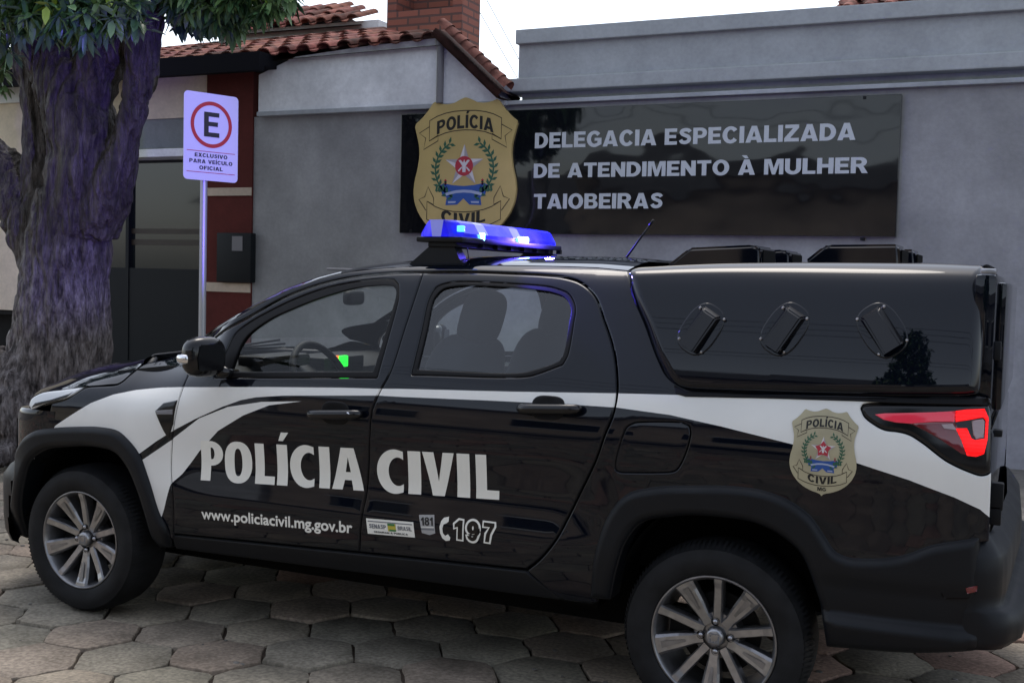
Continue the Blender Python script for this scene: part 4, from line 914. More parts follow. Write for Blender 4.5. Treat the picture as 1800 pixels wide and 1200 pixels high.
# ---- wheels
def make_wheel():
    c = (0, 0, 0)
    mb = MB(); mb.lathe(c, [(.2085, .0), (.2075, -.004), (.203, -.005), (.198, .0), (.194, .012), (.188, .03), (.183, .10), (.18, .17), (.20, .175)], 'Y', 96)
    mb.lathe(c, [(.0, .045), (.05, .045), (.075, .05), (.085, .07), (.085, .10)], 'Y', 40)
    for i in range(10):
        a = math.pi/2+i*2*math.pi/10; wide = i % 2 == 1
        w0, w1 = (.018, .033) if wide else (.0155, .016)
        ca, sa = math.cos(a), math.sin(a)
        def pt(r, s, y): return (r*ca-s*sa, y, r*sa+s*ca)
        prof = [(.045, w0*1.15, .036), (.075, w0, .030), (.12, (w0+w1)/2, .022), (.165, w1*.92, .012), (.185, w1, .004), (.2, w1*1.12, .0)]
        vs = []; nb = 0
        for r, w, y in prof:
            b = w*.72
            vs += [pt(r, -w, y+.045), pt(r, -w, y+.007), pt(r, -b, y), pt(r, b, y), pt(r, w, y+.007), pt(r, w, y+.045)]
        fs = []; 
        for k in range(len(prof)-1):
            for j in range(5): fs.append((k*6+j, k*6+j+1, (k+1)*6+j+1, (k+1)*6+j))
        mis = []
        k0 = len(mb.v); mb.v += vs; mb.c += [(1, 1, 1)]*len(vs)
        for q_, f in enumerate(fs): mb.f.append(tuple(i_+k0 for i_ in f)); mb.m.append(1 if q_ % 5 == 2 else 0)
        if wide:   # groove down the middle of the broad spokes
            mb.add([pt(.10, -.004, .0235), pt(.10, .004, .0235), pt(.180, .011, .0045), pt(.180, -.011, .0045)], [(0, 1, 2, 3)], 2)
    w = mb.build('wheel', ['alloy', 'alloyface', 'alloy'], None, False, auto=.5)
    for p in w.data.polygons: p.use_smooth = len(p.vertices) == 4 and p.index < 96*8+40*4
    WL[w.name] = (0, 0, 0)
    mb = MB(); pr = [(.2075, .012), (.209, .000), (.213, -.004), (.225, -.010), (.25, -.016), (.272, -.014), (.288, -.006), (.292, -.005), (.294, -.002), (.302, .012), (.308, .030), (.311, .060), (.3125, .10), (.311, .14), (.308, .17), (.302, .188), (.288, .206), (.25, .215), (.21, .20)]
    mb.lathe(c, pr, 'Y', 120)
    for i in range(110):   # shoulder lugs and grooves
        a0 = 2*math.pi*i/110
        for (r0, y0, r1, y1) in ((.2945, -.004, .3105, .03),):
            vs = []
            for aa in (a0-.017, a0+.010):
                for r_, y_ in ((r0, y0), (r1, y1), (.3135, .055)): vs.append(((r_+.0022)*math.cos(aa), y_-.0015, (r_+.0022)*math.sin(aa)))
            mb.add(vs, [(0, 1, 4, 3), (1, 2, 5, 4)])
    mb.build('tyre', 'tyre', w, True, auto=.7)
    mb = MB(); mb.lathe(c, [(0, .012), (.022, .013), (.0285, .017), (.031, .026), (.034, .046)], 'Y', 40); hc_ = mb.build('hub_cap', 'alloyface', w, True)
    dd = Decals(lambda x, z: np.zeros_like(np.asarray(x, float))+.0125, 0)
    dd.add([ccw([(-.018, -.017), (.018, -.017), (.018, .015), (-.018, .015)])], 'inkgrey'); dd.add(fit_text('FIAT', -.0165, .0165, -.014, .026, .02), 'alloyface', .0006, .01)
    dd.build('hub_emblem', w)
    for i in range(4):
        a = R(95+90*i); mb = MB(); x, z = .049*math.cos(a), .049*math.sin(a)
        mb.lathe((x, 0, z), [(.0135, .0315), (.013, .0305), (.0115, .04)], 'Y', 20, 0); mb.lathe((x, 0, z), [(0, .0255), (.007, .0265), (.009, .030), (.009, .05)], 'Y', 12, 1); mb.build('lug_nut', ['dark', 'steel'], w, True)
    mb = MB(); mb.lathe(c, [(.0, .095), (.135, .095), (.135, .11), (0, .11)], 'Y', 48); mb.box((-.17, .085, -.04), (-.10, .13, .06)); mb.build('brake_disc', 'cabin', w, False)
    return w
def place(w, x, y, rz, spin=0):
    for o in [w]+list(w.children):
        pass
    w.parent = PK; w.matrix_parent_inverse = Matrix.Translation(-Vector(WL[PK.name])); w.location = (x, y, .3135); w.rotation_euler = (0, spin, rz)
w0 = make_wheel()
def copy_tree(o):
    c = o.copy(); SC.collection.objects.link(c)
    for ch in o.children:
        k = ch.copy(); SC.collection.objects.link(k); k.parent = c
    return c
place(w0, 0, .032, 0, R(0)); place(copy_tree(w0), 2.737, .032, 0, R(3)); place(copy_tree(w0), 0, CW-.032, math.pi, R(10)); place(copy_tree(w0), 2.737, CW-.032, math.pi, R(50))
# ---- mirrors
def superell(c, r, e=.6, n=24, m_=16, rot=None):
    vs = []; sg = lambda a, p: math.copysign(abs(a)**p, a)
    for i in range(m_+1):
        ph_ = -math.pi/2+math.pi*i/m_
        for k in range(n):
            t = 2*math.pi*k/n; v_ = Vector((r[0]*sg(math.cos(ph_), e)*sg(math.cos(t), e), r[1]*sg(math.cos(ph_), e)*sg(math.sin(t), e), r[2]*sg(math.sin(ph_), e)))
            if rot is not None: v_ = rot @ v_
            vs.append(Vector(c)+v_)
    return vs, [(i*n+k, i*n+(k+1) % n, (i+1)*n+(k+1) % n, (i+1)*n+k) for i in range(m_) for k in range(n)]
mc = at(358, 627, -.075)
for mir in (False, True):
    s = -1 if mir else 1; yy = (lambda y: CW-y) if mir else (lambda y: y)
    rot = Matrix.Rotation(R(-14*s), 3, 'Z')
    mb = MB(); mb.add(*superell((mc.x, yy(mc.y), mc.z), (.05, .088, .078), .7, rot=rot)); mb.tube([(mc.x+.03, yy(mc.y+.05), mc.z-.055), (mc.x+.05, yy(.06), mc.z-.075)], .022, 10)
    mr = mb.build('side_mirror', 'gloss', PK, True)
    mb = MB(); mb.add(*superell((mc.x-.024, yy(mc.y-.04), mc.z-.006), (.038, .056, .022), .6, rot=rot)); mb.build('indicator', 'chrome', mr, True)
    mb = MB(); p0 = Vector((mc.x, yy(mc.y), mc.z)); mb.add([p0+rot @ Vector((.0505, a, b)) for a, b in ((-.055, -.05), (.055, -.05), (.062, .0), (.05, .05), (-.05, .05), (-.062, 0))], [(0, 1, 2, 3, 4, 5)]); mb.build('mirror_glass', 'gloss', mr)
# ---- light bar
def bar_z(y): return 0
LB_Y0, LB_Y1 = .285, 1.285
def lbsec(y, k=1.):   # cross-section (x,z) of the lens
    e = min(y-LB_Y0, LB_Y1-y); tp = min(1, .55+e/.05*.45) if e < .05 else 1
    cx = 1.548; w = .096*tp; return [(cx-w, 1.617), (cx-w*.97, 1.632), (cx-w*.72, 1.672), (cx-w*.55, 1.681), (cx+w*.55, 1.681), (cx+w*.72, 1.672), (cx+w*.97, 1.632), (cx+w, 1.617)]
ys = [LB_Y0, LB_Y0+.025, LB_Y0+.05]+list(np.linspace(LB_Y0+.06, LB_Y1-.06, 23))+[LB_Y1-.05, LB_Y1-.025, LB_Y1]
mb = MB(); rows = [[(x, y, z) for x, z in lbsec(y)] for y in ys]
for i in range(len(rows)-1):
    ym = (ys[i]+ys[i+1])/2; seg = int((ym-LB_Y0)/.13)
    for k in range(7):
        mid = k in (2, 3, 4)
        mt = 1 if (i < 3 and k == 3) or (k in (4, 5) and (.46 < ym < .54 or .80 < ym < .87)) or (k >= 4 and ym > LB_Y1-.05) else 0
        mb.add([rows[i][k], rows[i][k+1], rows[i+1][k+1], rows[i+1][k]], [(0, 1, 2, 3)], mt)
for r_, yq in ((rows[0], 0), (rows[-1], 1)):
    # end caps: blue corners, clear middle
    p = r_; mb.add([p[0], p[1], p[2], p[3], ((p[3][0]+.01), p[3][1], p[0][2])], [(0, 1, 2, 3, 4)], 0); mb.add([(p[3][0]+.01, p[3][1], p[0][2]), p[3], p[4], (p[4][0]-.01, p[4][1], p[0][2])], [(0, 1, 2, 3)], 1)
    mb.add([(p[4][0]-.01, p[4][1], p[0][2]), p[4], p[5], p[6], p[7]], [(0, 1, 2, 3, 4)], 0)
LBAR = mb.build('light_bar', ['bluelens', 'clearlens'], PK, False)
mb = MB(); mb.box((1.456, LB_Y0+.005, 1.596), (1.656, LB_Y1-.005, 1.6165), 0, .006); mb.build('bar_base', 'cabin', LBAR, True, auto=.5)
mb = MB(); mb.box((1.50, LB_Y0+.02, 1.578), (1.62, LB_Y1-.02, 1.598), 0, .004)
for y in np.linspace(.5, 1.3, 7): mb.box((1.62, y, 1.580), (1.64, y+.02, 1.60))
mb.build('bar_underside', 'cabin', LBAR)
def onx(px, x):
    d_ = _dir([px])[0]; t = (x-CO[0])/d_[0]; return CO+d_*t
for px, w_, h_, mt in (((814, 402), .022, .024, 'ledblue'), ((850, 417), .012, .034, 'led'), ((922, 422), .075, .024, 'led')):
    p = onx(px, 1.652); mb = MB(); mb.box((1.630, p[1]-w_/2, p[2]-h_/2), (1.656, p[1]+w_/2, p[2]+h_/2), 0, .004); mb.build('led_module', mt, LBAR)
for y in (.45, .70, .92, 1.12): 
    mb = MB(); mb.box((1.452, y-.045, 1.635), (1.468, y+.045, 1.662), 0, .004); mb.build('led_module', 'ledblue', LBAR)
for y0 in (.315, 1.20):
    ft = W2([(722, 465), (730, 458), (757, 434), (757, 427), (801, 427), (801, 434), (812, 458), (824, 466), (824, 474), (722, 473)], .33)
    mb = MB(); mb.prism(ccw(ft), y0, y0+.06); mb.build('mounting_foot', 'plastic', LBAR)
    mb = MB(); w2 = W2([(797, 436), (818, 436), (821, 456), (799, 456)], .33); mb.tube([(a, y0+.03, b) for a, b in w2]+[(w2[0][0], y0+.03, w2[0][1])], .004, 6); mb.build('clamp', 'plastic', LBAR)
# blue light thrown by the bar
def lamp(nm, loc, e, col=(.10, .08, 1.), spot=None, size=.02):
    l = bpy.data.lights.new(nm, 'SPOT' if spot else 'POINT'); l.energy = e; l.color = col; l.shadow_soft_size = size
    o = bpy.data.objects.new(nm, l); o.location = loc
    if spot: l.spot_size = R(spot[1]); l.spot_blend = .6; o.rotation_euler = (Vector(loc)-Vector(spot[0])).to_track_quat('Z', 'Y').to_euler()
    SC.collection.objects.link(o); o.parent = PK; o.matrix_parent_inverse = Matrix.Translation(-Vector(WL[PK.name])); return o
lamp('blue_strobe', (1.44, .60, 1.66), 270, (.16, .09, 1), ((-3.0, 2.75, 2.4), 36))
lamp('blue_flash', (1.70, 1.02, 1.665), 26, (.10, .06, 1))
lamp('blue_rear_flash', (1.67, .20, 1.665), 40, (.09, .06, 1), ((2.42, .16, 1.40), 44))
lamp('blue_side_flash', (1.56, 1.44, 1.665), 30, (.16, .08, 1), ((-.75, 5.6, 1.80), 22))
# ---- antenna
mb = MB(); mb.tube([(2.075, .866, 1.528), (2.10, .866, 1.548), (2.112, .866, 1.56)], [.03, .016, .008], 10); mb.tube([(2.108, .866, 1.555), (2.22, .866, 1.711)], [.0045, .0035], 8); mb.tube([(2.205, .866, 1.69), (2.222, .866, 1.714)], .005, 8); mb.build('antenna', 'plastic', PK, True)
# ---- cabin
mb = MB()
dash = [(.10, 1.03), (.35, 1.065), (.55, 1.08), (.66, 1.07), (.74, 1.03), (.77, .92), (.70, .70), (.3, .6)]
mb.prism(ccw(dash), .14, CW-.14); mb.box((.60, .30, 1.06), (.74, .64, 1.115), 0, .02); mb.box((.55, .70, 1.0), (.77, 1.03, 1.09), 0, .012); mb.box((.5, .72, .5), (1.35, 1.0, .72), 0, .02)
DS = mb.build('dashboard', 'cabin', PK, True, auto=.4)
p = at(602, 634, .72); mb = MB(); mb.box((p.x-.01, p.y-.022, p.z-.026), (p.x+.012, p.y+.03, p.z+.024), 0, .006); mb.build('screen', 'green', DS)
p = at(593, 630, .70); mb = MB(); mb.box((p.x-.006, p.y-.008, p.z-.012), (p.x+.008, p.y+.008, p.z+.014), 0, .003); mb.build('screen', 'orange', DS)
mb = MB(); sc_ = Vector((.92, .47, 1.0)); tl_ = Matrix.Rotation(R(-27), 3, 'Y')
ring = [sc_+tl_ @ Vector((0, .185*math.cos(a), .185*math.sin(a))) for a in np.linspace(0, 2*math.pi, 49)]
mb.tube(ring, .0155, 10, caps=False); mb.add(*superell(sc_+tl_ @ Vector((-.01, 0, 0)), (.03, .075, .06), .7, rot=tl_))
for a in (0, math.pi, -math.pi/2): mb.tube([sc_, sc_+tl_ @ Vector((0, .18*math.cos(a), .18*math.sin(a)))], .014, 8)
mb.build('steering_wheel', 'cabin', PK, True)
mb = MB(); p = at(622, 523, .866); mb.add(*superell(p, (.022, .115, .034), .5, rot=Matrix.Rotation(R(14), 3, 'Z'))); mb.tube([p, p+Vector((-.05, 0, .07))], .01, 8); mb.build('rear_view_mirror', 'cabin', PK, True)
def seat(y, x=1.30):
    mb = MB(); mb.add(*superell((x-.08, y, .62), (.27, .25, .10), .5)); rt = Matrix.Rotation(R(16), 3, 'Y')
    mb.add(*superell((x+.24, y, .92), (.09, .25, .33), .5, rot=rt)); st_ = mb.build('seat', 'fabric', PK, True)
    mb = MB(); mb.add(*superell((x+.36, y, 1.305), (.055, .135, .115), .62, rot=rt)); mb.tube([(x+.335, y-.05, 1.15), (x+.345, y-.05, 1.25)], .007, 6); mb.tube([(x+.335, y+.05, 1.15), (x+.345, y+.05, 1.25)], .007, 6); mb.build('headrest', 'fabric', st_, True)
seat(.47); seat(1.26)
mb = MB(); mb.add(*superell((2.02, .866, .60), (.26, .60, .10), .4)); mb.add(*superell((2.24, .866, .86), (.08, .60, .27), .4, rot=Matrix.Rotation(R(12), 3, 'Y'))); mb.build('rear_bench', 'fabric', PK, True)
for y in (.12, CW-.12):   # door linings and pillars inside
    mb = MB(); mb.box((.55, y-.02, .42), (1.44, y+.02, 1.03), 0, .01); mb.box((1.48, y-.02, .44), (2.2, y+.02, 1.06), 0, .01); mb.build('door_lining', 'cabin', PK, True, auto=.5)
mb = MB(); mb.box((2.31, .24, .9), (2.33, CW-.24, 1.13)); mb.build('cab_rear_wall', 'cabin', PK)
mb = MB(); mb.box((1.0, .36, 1.478), (2.28, CW-.36, 1.488), 0, .004); mb.build('headliner', 'pipe', PK)
# ================================================================== GROUND
KY = 2.47                      # kerb line
def sheet(name, x0, x1, y0, y1, z, mt, lab=None):
    o = mk(name, [(x0, y0, z), (x1, y0, z), (x1, y1, z), (x0, y1, z)], [(0, 1, 2, 3)], mt); tag(o, kind='structure'); return o
sheet('ground', -120, 120, -120, 120, -.06, 'asphalt')
mb = MB()
s = .198; ang = R(4); rowh = s*math.sqrt(3)
X0, X1, Y0, Y1 = -9., 6.5, -5.5, KY
ca, sa = math.cos(ang), math.sin(ang)
for i in range(-60, 60):
    for j in range(-60, 60):
        cx = i*1.5*s; cy = (j+.5*(i % 2))*rowh+.035
        x, y = .55+cx*ca-cy*sa, cx*sa+cy*ca
        if not (X0 < x < X1 and Y0 < y < Y1+.1): continue
        r = random.Random(i*977+j); tx, ty, dz = r.gauss(0, .008), r.gauss(0, .008), r.gauss(0, .0035)
        g = .86+.22*r.random(); tint = (g*(1+.10*r.gauss(0, .5)), g, g*(1-.05*r.random()))
        if r.random() < .12: tint = (g*1.18, g*.92, g*.88)
        c = []; pts = [(math.cos(R(60*k)), math.sin(R(60*k))) for k in range(6)]
        poly = []
        for k in range(6):
            a = pts[k]; b = pts[(k+1) % 6]
            for f in (0.0, .08, .36, .64, .92):
                q = (a[0]+(b[0]-a[0])*f, a[1]+(b[1]-a[1])*f); jt = r.gauss(0, .022); poly.append((q[0]*(1+jt)*(.975 if f == 0 else 1), q[1]*(1+jt)*(.975 if f == 0 else 1)))
        vs = []; n = len(poly)
        for sc, z in ((.945, 0), (.968, -.0025), (.980, -.010), (.982, -.05)):
            for q in poly:
                px, py = q[0]*s*sc, q[1]*s*sc; yy = min(y+px*sa+py*ca, KY-.004); xx = x+px*ca-py*sa
                vs.append((xx, yy, z+dz+tx*px/s*.2+ty*py/s*.2))
        fs = [tuple(range(n))]+[(k0*n+k, (k0+1)*n+k, (k0+1)*n+(k+1) % n, k0*n+(k+1) % n) for k0 in range(3) for k in range(n)]
        mb.add(vs, fs, 0, tint)
RD = mb.build('road', ['paver'], None, True, tint=True, auto=.6); tag(RD, kind='structure')
jb = []; nx, ny = 300, 150
for a in np.linspace(X0-.2, X1+.2, nx):
    for b in np.linspace(Y0-.2, KY-.002, ny): jb.append((a, b, -.013+.011*noise.noise((a*2.1, b*2.1, 0))+.006*noise.noise((a*9, b*9, 3))))
jo = mk('road_joints', jb, [(i*ny+k, (i+1)*ny+k, (i+1)*ny+k+1, i*ny+k+1) for i in range(nx-1) for k in range(ny-1)], 'soil', None, True); tag(jo, kind='structure')
mb = MB(); x = -14.
while x < 9:
    w = .95+.1*random.random(); mb.box((x, KY, -.05), (x+w-.012, KY+.13, .128+.008*random.random()), 0, .014); x += w
kb = mb.build('kerb', 'kerb', None, False); tag(kb, kind='structure')
mb = MB(); gx = np.linspace(-14, 9, 60); gy = np.linspace(KY+.13, 5.75, 14)
vs = [(a, b, .125+.035*(b-KY)/3+.006*noise.noise((a*1.3, b*1.3, 5))) for a in gx for b in gy]
sw = mk('sidewalk', vs, [(i*14+k, (i+1)*14+k, (i+1)*14+k+1, i*14+k+1) for i in range(59) for k in range(13)], 'concrete', None, True); tag(sw, kind='structure')
mb = MB()
for _ in range(260):
    x, y = random.uniform(-3, 4.2), random.uniform(-1.4, 2.4); r_ = random.uniform(.004, .012)
    vs, fs = superell((x, y, .002), (r_*1.3, r_, r_*.5), .8, 6, 4); mb.add(vs, fs)
gr = mb.build('gravel', 'concrete'); tag(gr, 'small loose stones and grit lying on the hexagonal pavers', 'grit', kind='stuff')

# ================================================================== STATION BUILDING
YW = 5.6
ST = thing('police_station_building', 'grey rendered police station with stepped parapet behind the pickup', 'building', (1.5, YW, 0))
def rect(px, y):
    p = W2(px, y); return p[:, 0].min(), p[:, 0].max(), p[:, 1].min(), p[:, 1].max()
wl = W2([(447, 200), (905, 186)], YW); xl = wl[0][0]; zt = 2.965
XR = 8.
mb = MB(); mb.box((xl, YW, 0), (XR, YW+.25, zt)); mb.build('wall', 'wall', ST)
mb = MB(); mb.box((W2([(890, 187)], YW)[0][0], YW-.06, zt), (XR, YW+.25, zt+.035), 0, .006); mb.build('ledge', 'ledge', ST)
px0 = W2([(912, 100)], YW+.03)[0][0]; zc = W2([(912, 80)], YW+.03)[0][1]; z2 = W2([(912, 163)], YW+.03)[0][1]; z1 = W2([(912, 140)], YW+.03)[0][1]
mb = MB(); mb.box((px0, YW+.12, zt+.035), (XR, YW+.3, z2)); mb.build('parapet_foot', 'parapet', ST)
mb = MB(); xs0 = W2([(884, 150)], YW)[0][0]
mb.box((xs0, YW-.03, z2), (XR, YW+.3, z1), 0, .01); mb.box((px0, YW+.03, z1), (XR, YW+.26, zc)); mb.build('parapet', 'parapet', ST)
mb = MB(); zcap = W2([(908, 54)], YW)[0][1]; mb.box((W2([(907, 60)], YW-.02)[0][0], YW-.03, zc), (XR, YW+.36, zcap), 0, .008); mb.build('parapet_cap', 'parapet', ST)
# tiled roof glimpsed beyond the parapet
def tile_roof(name, o, ux, uy, nx, ny, tw, tl_, mt, parent, seed=1, hip=0.):
    """o eave corner, ux along the eave, uy up the slope; half-round clay tiles with butts and lifted lips"""
    mb = MB(); o, ux, uy = Vector(o), Vector(ux).normalized(), Vector(uy).normalized(); nz = ux.cross(uy); r_ = random.Random(seed)
    if nz.z < 0: nz = -nz
    mb.add([o-nz*.05, o+ux*nx*tw-nz*.05, o+ux*(nx-ny*hip)*tw+uy*ny*tl_-nz*.05, o+uy*ny*tl_-nz*.05], [(0, 1, 2, 3)], 0, (.15, .12, .1))
    for j in range(ny):
        for i in range(int(nx-j*hip)):
            g = .65+.5*r_.random(); col = (g, g*(.85+.2*r_.random()), g*(.85+.2*r_.random()))
            if r_.random() < .22: col = (g*.35, g*.33, g*.32)
            for cover in (0, 1):
                n = 7; vs = []; jit = r_.gauss(0, .008); w = tw*(.60 if cover else .52)
                cx = (i+(.5 if cover else 0))*tw+jit
                for e, (d_, lift, k) in enumerate(((-.02, .034, 1.0), (tl_*1.12, .006, .86))):
                    for a in np.linspace(0, math.pi, n):
                        c, s_ = math.cos(a), math.sin(a)
                        hgt = (s_*.05 if cover else -s_*.03+.02)*1.0
                        vs.append(o+ux*(cx-c*w*k*.5*1.15)+uy*(j*tl_+d_)+nz*(hgt+lift+(.0 if cover else -.01)))
                for a in np.linspace(0, math.pi, n):      # butt thickness
                    c, s_ = math.cos(a), math.sin(a); hgt = (s_*.036 if cover else -s_*.03+.005)
                    vs.append(o+ux*(cx-c*w*.5*1.0)+uy*(j*tl_-.02)+nz*(hgt+.034-(0 if cover else .01)))
                fs = [(k, k+1, n+k+1, n+k) for k in range(n-1)]+[(k, 2*n+k, 2*n+k+1, k+1) for k in range(n-1)]
                mb.add(vs, fs, 0, col)
    return mb.build(name, mt, parent, True, tint=True, auto=.7)
p = W2([(1475, 2), (1660, -16)], 9.)
tile_roof('roof', (p[0][0], 9., p[0][1]-.12), (1, 0, 0), (0, .92, .4), 14, 5, .2, .4, 'tile', ST, 5)

# ---- fascia board sign of the station
YS = YW-.045
q = W2([(704, 200), (1582, 168), (1577, 418), (704, 408)], YS-.03)
sx0, sx1 = q[[0, 3], 0].mean(), q[[1, 2], 0].mean(); sz1, sz0 = q[:2, 1].mean(), q[2:, 1].mean()
SG = thing('station_sign', 'long black glossy sign board with white lettering and gold shield on grey wall', 'sign board', (sx0, YS, sz0))
mb = MB(); mb.box((sx0, YS-.03, sz0), (sx1, YW-.001, sz1), 0, .004)
BD = mb.build('board', 'signblack', SG)
FY = lambda y: (lambda x, z: np.zeros_like(np.asarray(x, float))+y)
d = Decals(FY(YS-.034), 0)
for body, (a, b), (bt, tp) in (('DELEGACIA ESPECIALIZADA', (940, 1503), ((940, 261), (940, 234))), ('DE ATENDIMENTO À MULHER', (938, 1525), ((940, 313), (940, 288))), ('TAIOBEIRAS', (938, 1165), ((940, 367), (940, 341)))):
    xs = W2([(a, bt[0][1] if False else bt[1]), (b, bt[1])], YS-.034)[:, 0]; zz = W2([bt, tp], YS-.034)[:, 1]
    d.add(heavy(body, xs[0], xs[1], zz[0], zz[1]-zz[0]), 'signletter', 0, .5)
d.build('lettering', SG)
xs = W2([(728, 262), (909, 262)], YS-.06)[:, 0]; zt_, zs = W2([(820, 171), (818, 291)], YS-.06)[:, 1]
hw = (xs[1]-xs[0])/2; xc = xs.mean(); vz = (zt_-zs)/1.206
smap = lambda u, v_: (xc+u*hw, zt_-(1.32-v_)*vz)
mb = MB(); mb.prism(ccw([smap(*p_) for p_ in chaikin(shield_outline(), 1)]), YS-.06, YS-.028); SH = mb.build('shield', 'gold', SG)
d = Decals(FY(YS-.0608), 0); draw_shield(d, smap, .008, False, True); d.build('shield_emblem', SH)
for px in ((722, 207), (1520, 172), (1515, 420), (722, 406)):
    p_ = at(*px, YS-.03); mb = MB(); mb.box((p_.x-.012, YS-.036, p_.z-.012), (p_.x+.012, YW, p_.z+.012), 0, .003); mb.build('bracket', 'cabin', SG)

# ================================================================== TILED HOUSE ON THE LEFT
HS = thing('tiled_house', 'low house with clay tile roof, white gable, dark red pillar and dark glazing', 'house', (-3.5, YW, 0))
Yg = YW-.05
g = W2([(455, 132), (447, 202), (890, 187), (880, 170), (835, 118), (778, 66), (640, 82), (520, 100)], Yg)
g[1][0] = g[0][0]; 
mb = MB(); mb.prism(ccw(g), Yg, YW+.25); mb.build('gable_wall', 'gable', HS)
x0_, x1_ = g[0][0]-.0, W2([(892, 187)], Yg)[0][0]; zl = W2([(447, 200)], Yg)[0][1]
mb = MB(); mb.box((x0_, Yg-.03, zl-.03), (x1_, YW, zl+.012), 0, .006); mb.build('gable_ledge', 'ledge', HS)
pp = W2([(765, 70), (778, 188)], Yg-.08); xp = pp.mean(0)[0]
mb = MB(); mb.tube([(xp, Yg-.055, zl+.01), (xp, Yg-.055, W2([(770, 84)], Yg)[0][1])], .032, 12); mb.tube([(xp, Yg-.055, W2([(770, 84)], Yg)[0][1]), (xp, Yg-.055, W2([(770, 66)], Yg)[0][1])], .045, 12); mb.build('downpipe', 'pipe', HS, True, auto=.6)
e0 = at(368, 108, 5.47); e1 = at(775, 70, 5.47); e0 = e0-(e1-e0)*1.6
ux = (e1-e0); n_ = int(ux.length/.215)
tile_roof('roof', e0, ux, (0, .94, .30), n_, 6, ux.length/n_, .36, 'tile', HS, 2, 1.7)
e2 = at(884, 158, 5.38); uv = (at(768, 46, 5.38)-e2)
mb = MB(); dn = uv.normalized(); nn = Vector((dn.z, 0, -dn.x)); nn = nn if nn.z > 0 else -nn
for j in range(9):   # verge tiles capping the slope
    a = e2+uv*(j/9)-dn*.02; b = e2+uv*((j+1)/9); vs = []
    for pnt, rr_ in ((a, .075), (b, .06)):
        for t in np.linspace(0, math.pi, 8): vs.append(pnt+Vector((0, 1, 0))*(-math.cos(t)*rr_+.02)+nn*(math.sin(t)*rr_+.03))
    mb.add(vs, [(k, k+1, 8+k+1, 8+k) for k in range(7)], 0, (.5+.4*random.random(),)*3)
p4 = [e2-nn*.02, e2+uv-nn*.02, e2+uv-nn*.09, e2-nn*.09]; mb.add(p4+[q_+Vector((0, .4, 0)) for q_ in p4], [(0, 1, 2, 3), (0, 4, 5, 1), (3, 2, 6, 7), (4, 7, 6, 5)], 0, (.12, .1, .1))
mb.build('verge_tiles', 'tile', HS, True, tint=True)
bk = W2([(500, 40), (655, 26)], 7.0)
tile_roof('upper_roof', (bk[0][0]-1.2, 7., bk[0][1]-.05), (1, 0, .0), (0, .92, .38), int((bk[1][0]-bk[0][0]+1.1)/.2), 3, .2, .4, 'tile', HS, 4, 1.7)
mb = MB(); mb.box((bk[0][0]-1, 7.12, 3.3), (bk[1][0], 7.3, bk[0][1]-.02)); mb.build('upper_wall', 'gable', HS)
b4 = W2([(680, 40), (812, 40)], 6.3)
mb = MB(); cz0, cz1 = 3.4, 4.7; ox0, ox1 = W2([(697, 10), (796, 10)], 6.3)[:, 0]; oz = W2([(740, 17)], 6.3)[0][1]
mb.box((b4[0][0], 6.3, cz0), (b4[1][0], 6.5, oz)); mb.box((b4[0][0], 6.3, oz), (ox0, 6.5, cz1)); mb.box((ox1, 6.3, oz), (b4[1][0], 6.5, cz1)); mb.box((b4[0][0], 6.5, cz0), (b4[0][0]+.12, 6.62, cz1)); mb.box((b4[1][0]-.12, 6.5, cz0), (b4[1][0], 6.62, cz1)); mb.box((b4[0][0], 6.62, cz0), (b4[1][0], 6.68, cz1))
ch = mb.build('chimney', 'brick', HS)
# facade under the porch roof
def facade(name, px, mt, y0=YW, th=.2, parent=HS):
    a, b, c, d_ = rect(px, y0); mb = MB(); mb.box((a, y0, c), (b, y0+th, d_)); return mb.build(name, mt, parent)
xpl, xpr = W2([(362, 330), (449, 330)], YW-.02)[:, 0]; xpr = min(xpr, xl-.002)
mb = MB(); mb.box((xpl, YW-.02, 0), (xpr, YW+.2, 3.45)); PL = mb.build('pillar', 'maroon', HS)
for px in (((362, 330), (447, 344)), ((362, 497), (447, 513))):
    p_ = W2([(400, px[0][1]), (400, px[1][1])], YW-.03); mb = MB(); mb.box((xpl-.002, YW-.032, p_[1][1]), (xpr-.001, YW+.19, p_[0][1])); mb.build('pillar_band', 'cream', HS)
mx = W2([(381, 409), (440, 497)], YW-.1); mb = MB(); mb.box((mx[0][0], YW-.10, mx[1][1]), (mx[1][0], YW-.02, mx[0][1]), 0, .008); mbx = mb.build('meter_box', 'metaldoor', HS, True, auto=.5)
w2_ = W2([(408, 415), (426, 441)], YW-.103); mb = MB(); mb.box((w2_[0][0], YW-.105, w2_[1][1]), (w2_[1][0], YW-.099, w2_[0][1])); mb.build('meter_window', 'pipe', mbx)
XL = -9.5
zb1, zb2, zg2, zw2 = [W2([(300, y_)], YW)[0][1] for y_ in (208, 214, 264, 278)]
mb = MB(); mb.box((XL, YW, zb1), (xpl, YW+.2, 3.5)); mb.build('upper_wall', 'beige', HS)
mb = MB(); mb.box((-6.1, YW+.02, zg2), (xpl, YW+.2, zb1)); mb.build('lintel_band', 'greyband', HS)
mb = MB(); mb.box((-6.1, YW-.13, zw2), (xpl, YW+.2, zg2), 0, .006); mb.build('door_head', 'whitebar', HS)
mb = MB(); mb.box((-6.1, YW+.14, .1), (xpl, YW+.18, zw2)); DG = mb.build('glass_front', 'doorglass', HS)
mb = MB(); zz = [W2([(280, y_)], YW+.13)[0][1] for y_ in (402, 411, 421, 431, 472)]
xa, xb_ = W2([(230, 410), (352, 410)], YW+.13)[:, 0]
mb.box((xa, YW+.132, zz[1]), (xb_, YW+.139, zz[0])); mb.box((xa, YW+.132, zz[3]), (xb_, YW+.139, zz[2])); mb.build('glazing_stripe', 'inkbrown', DG)
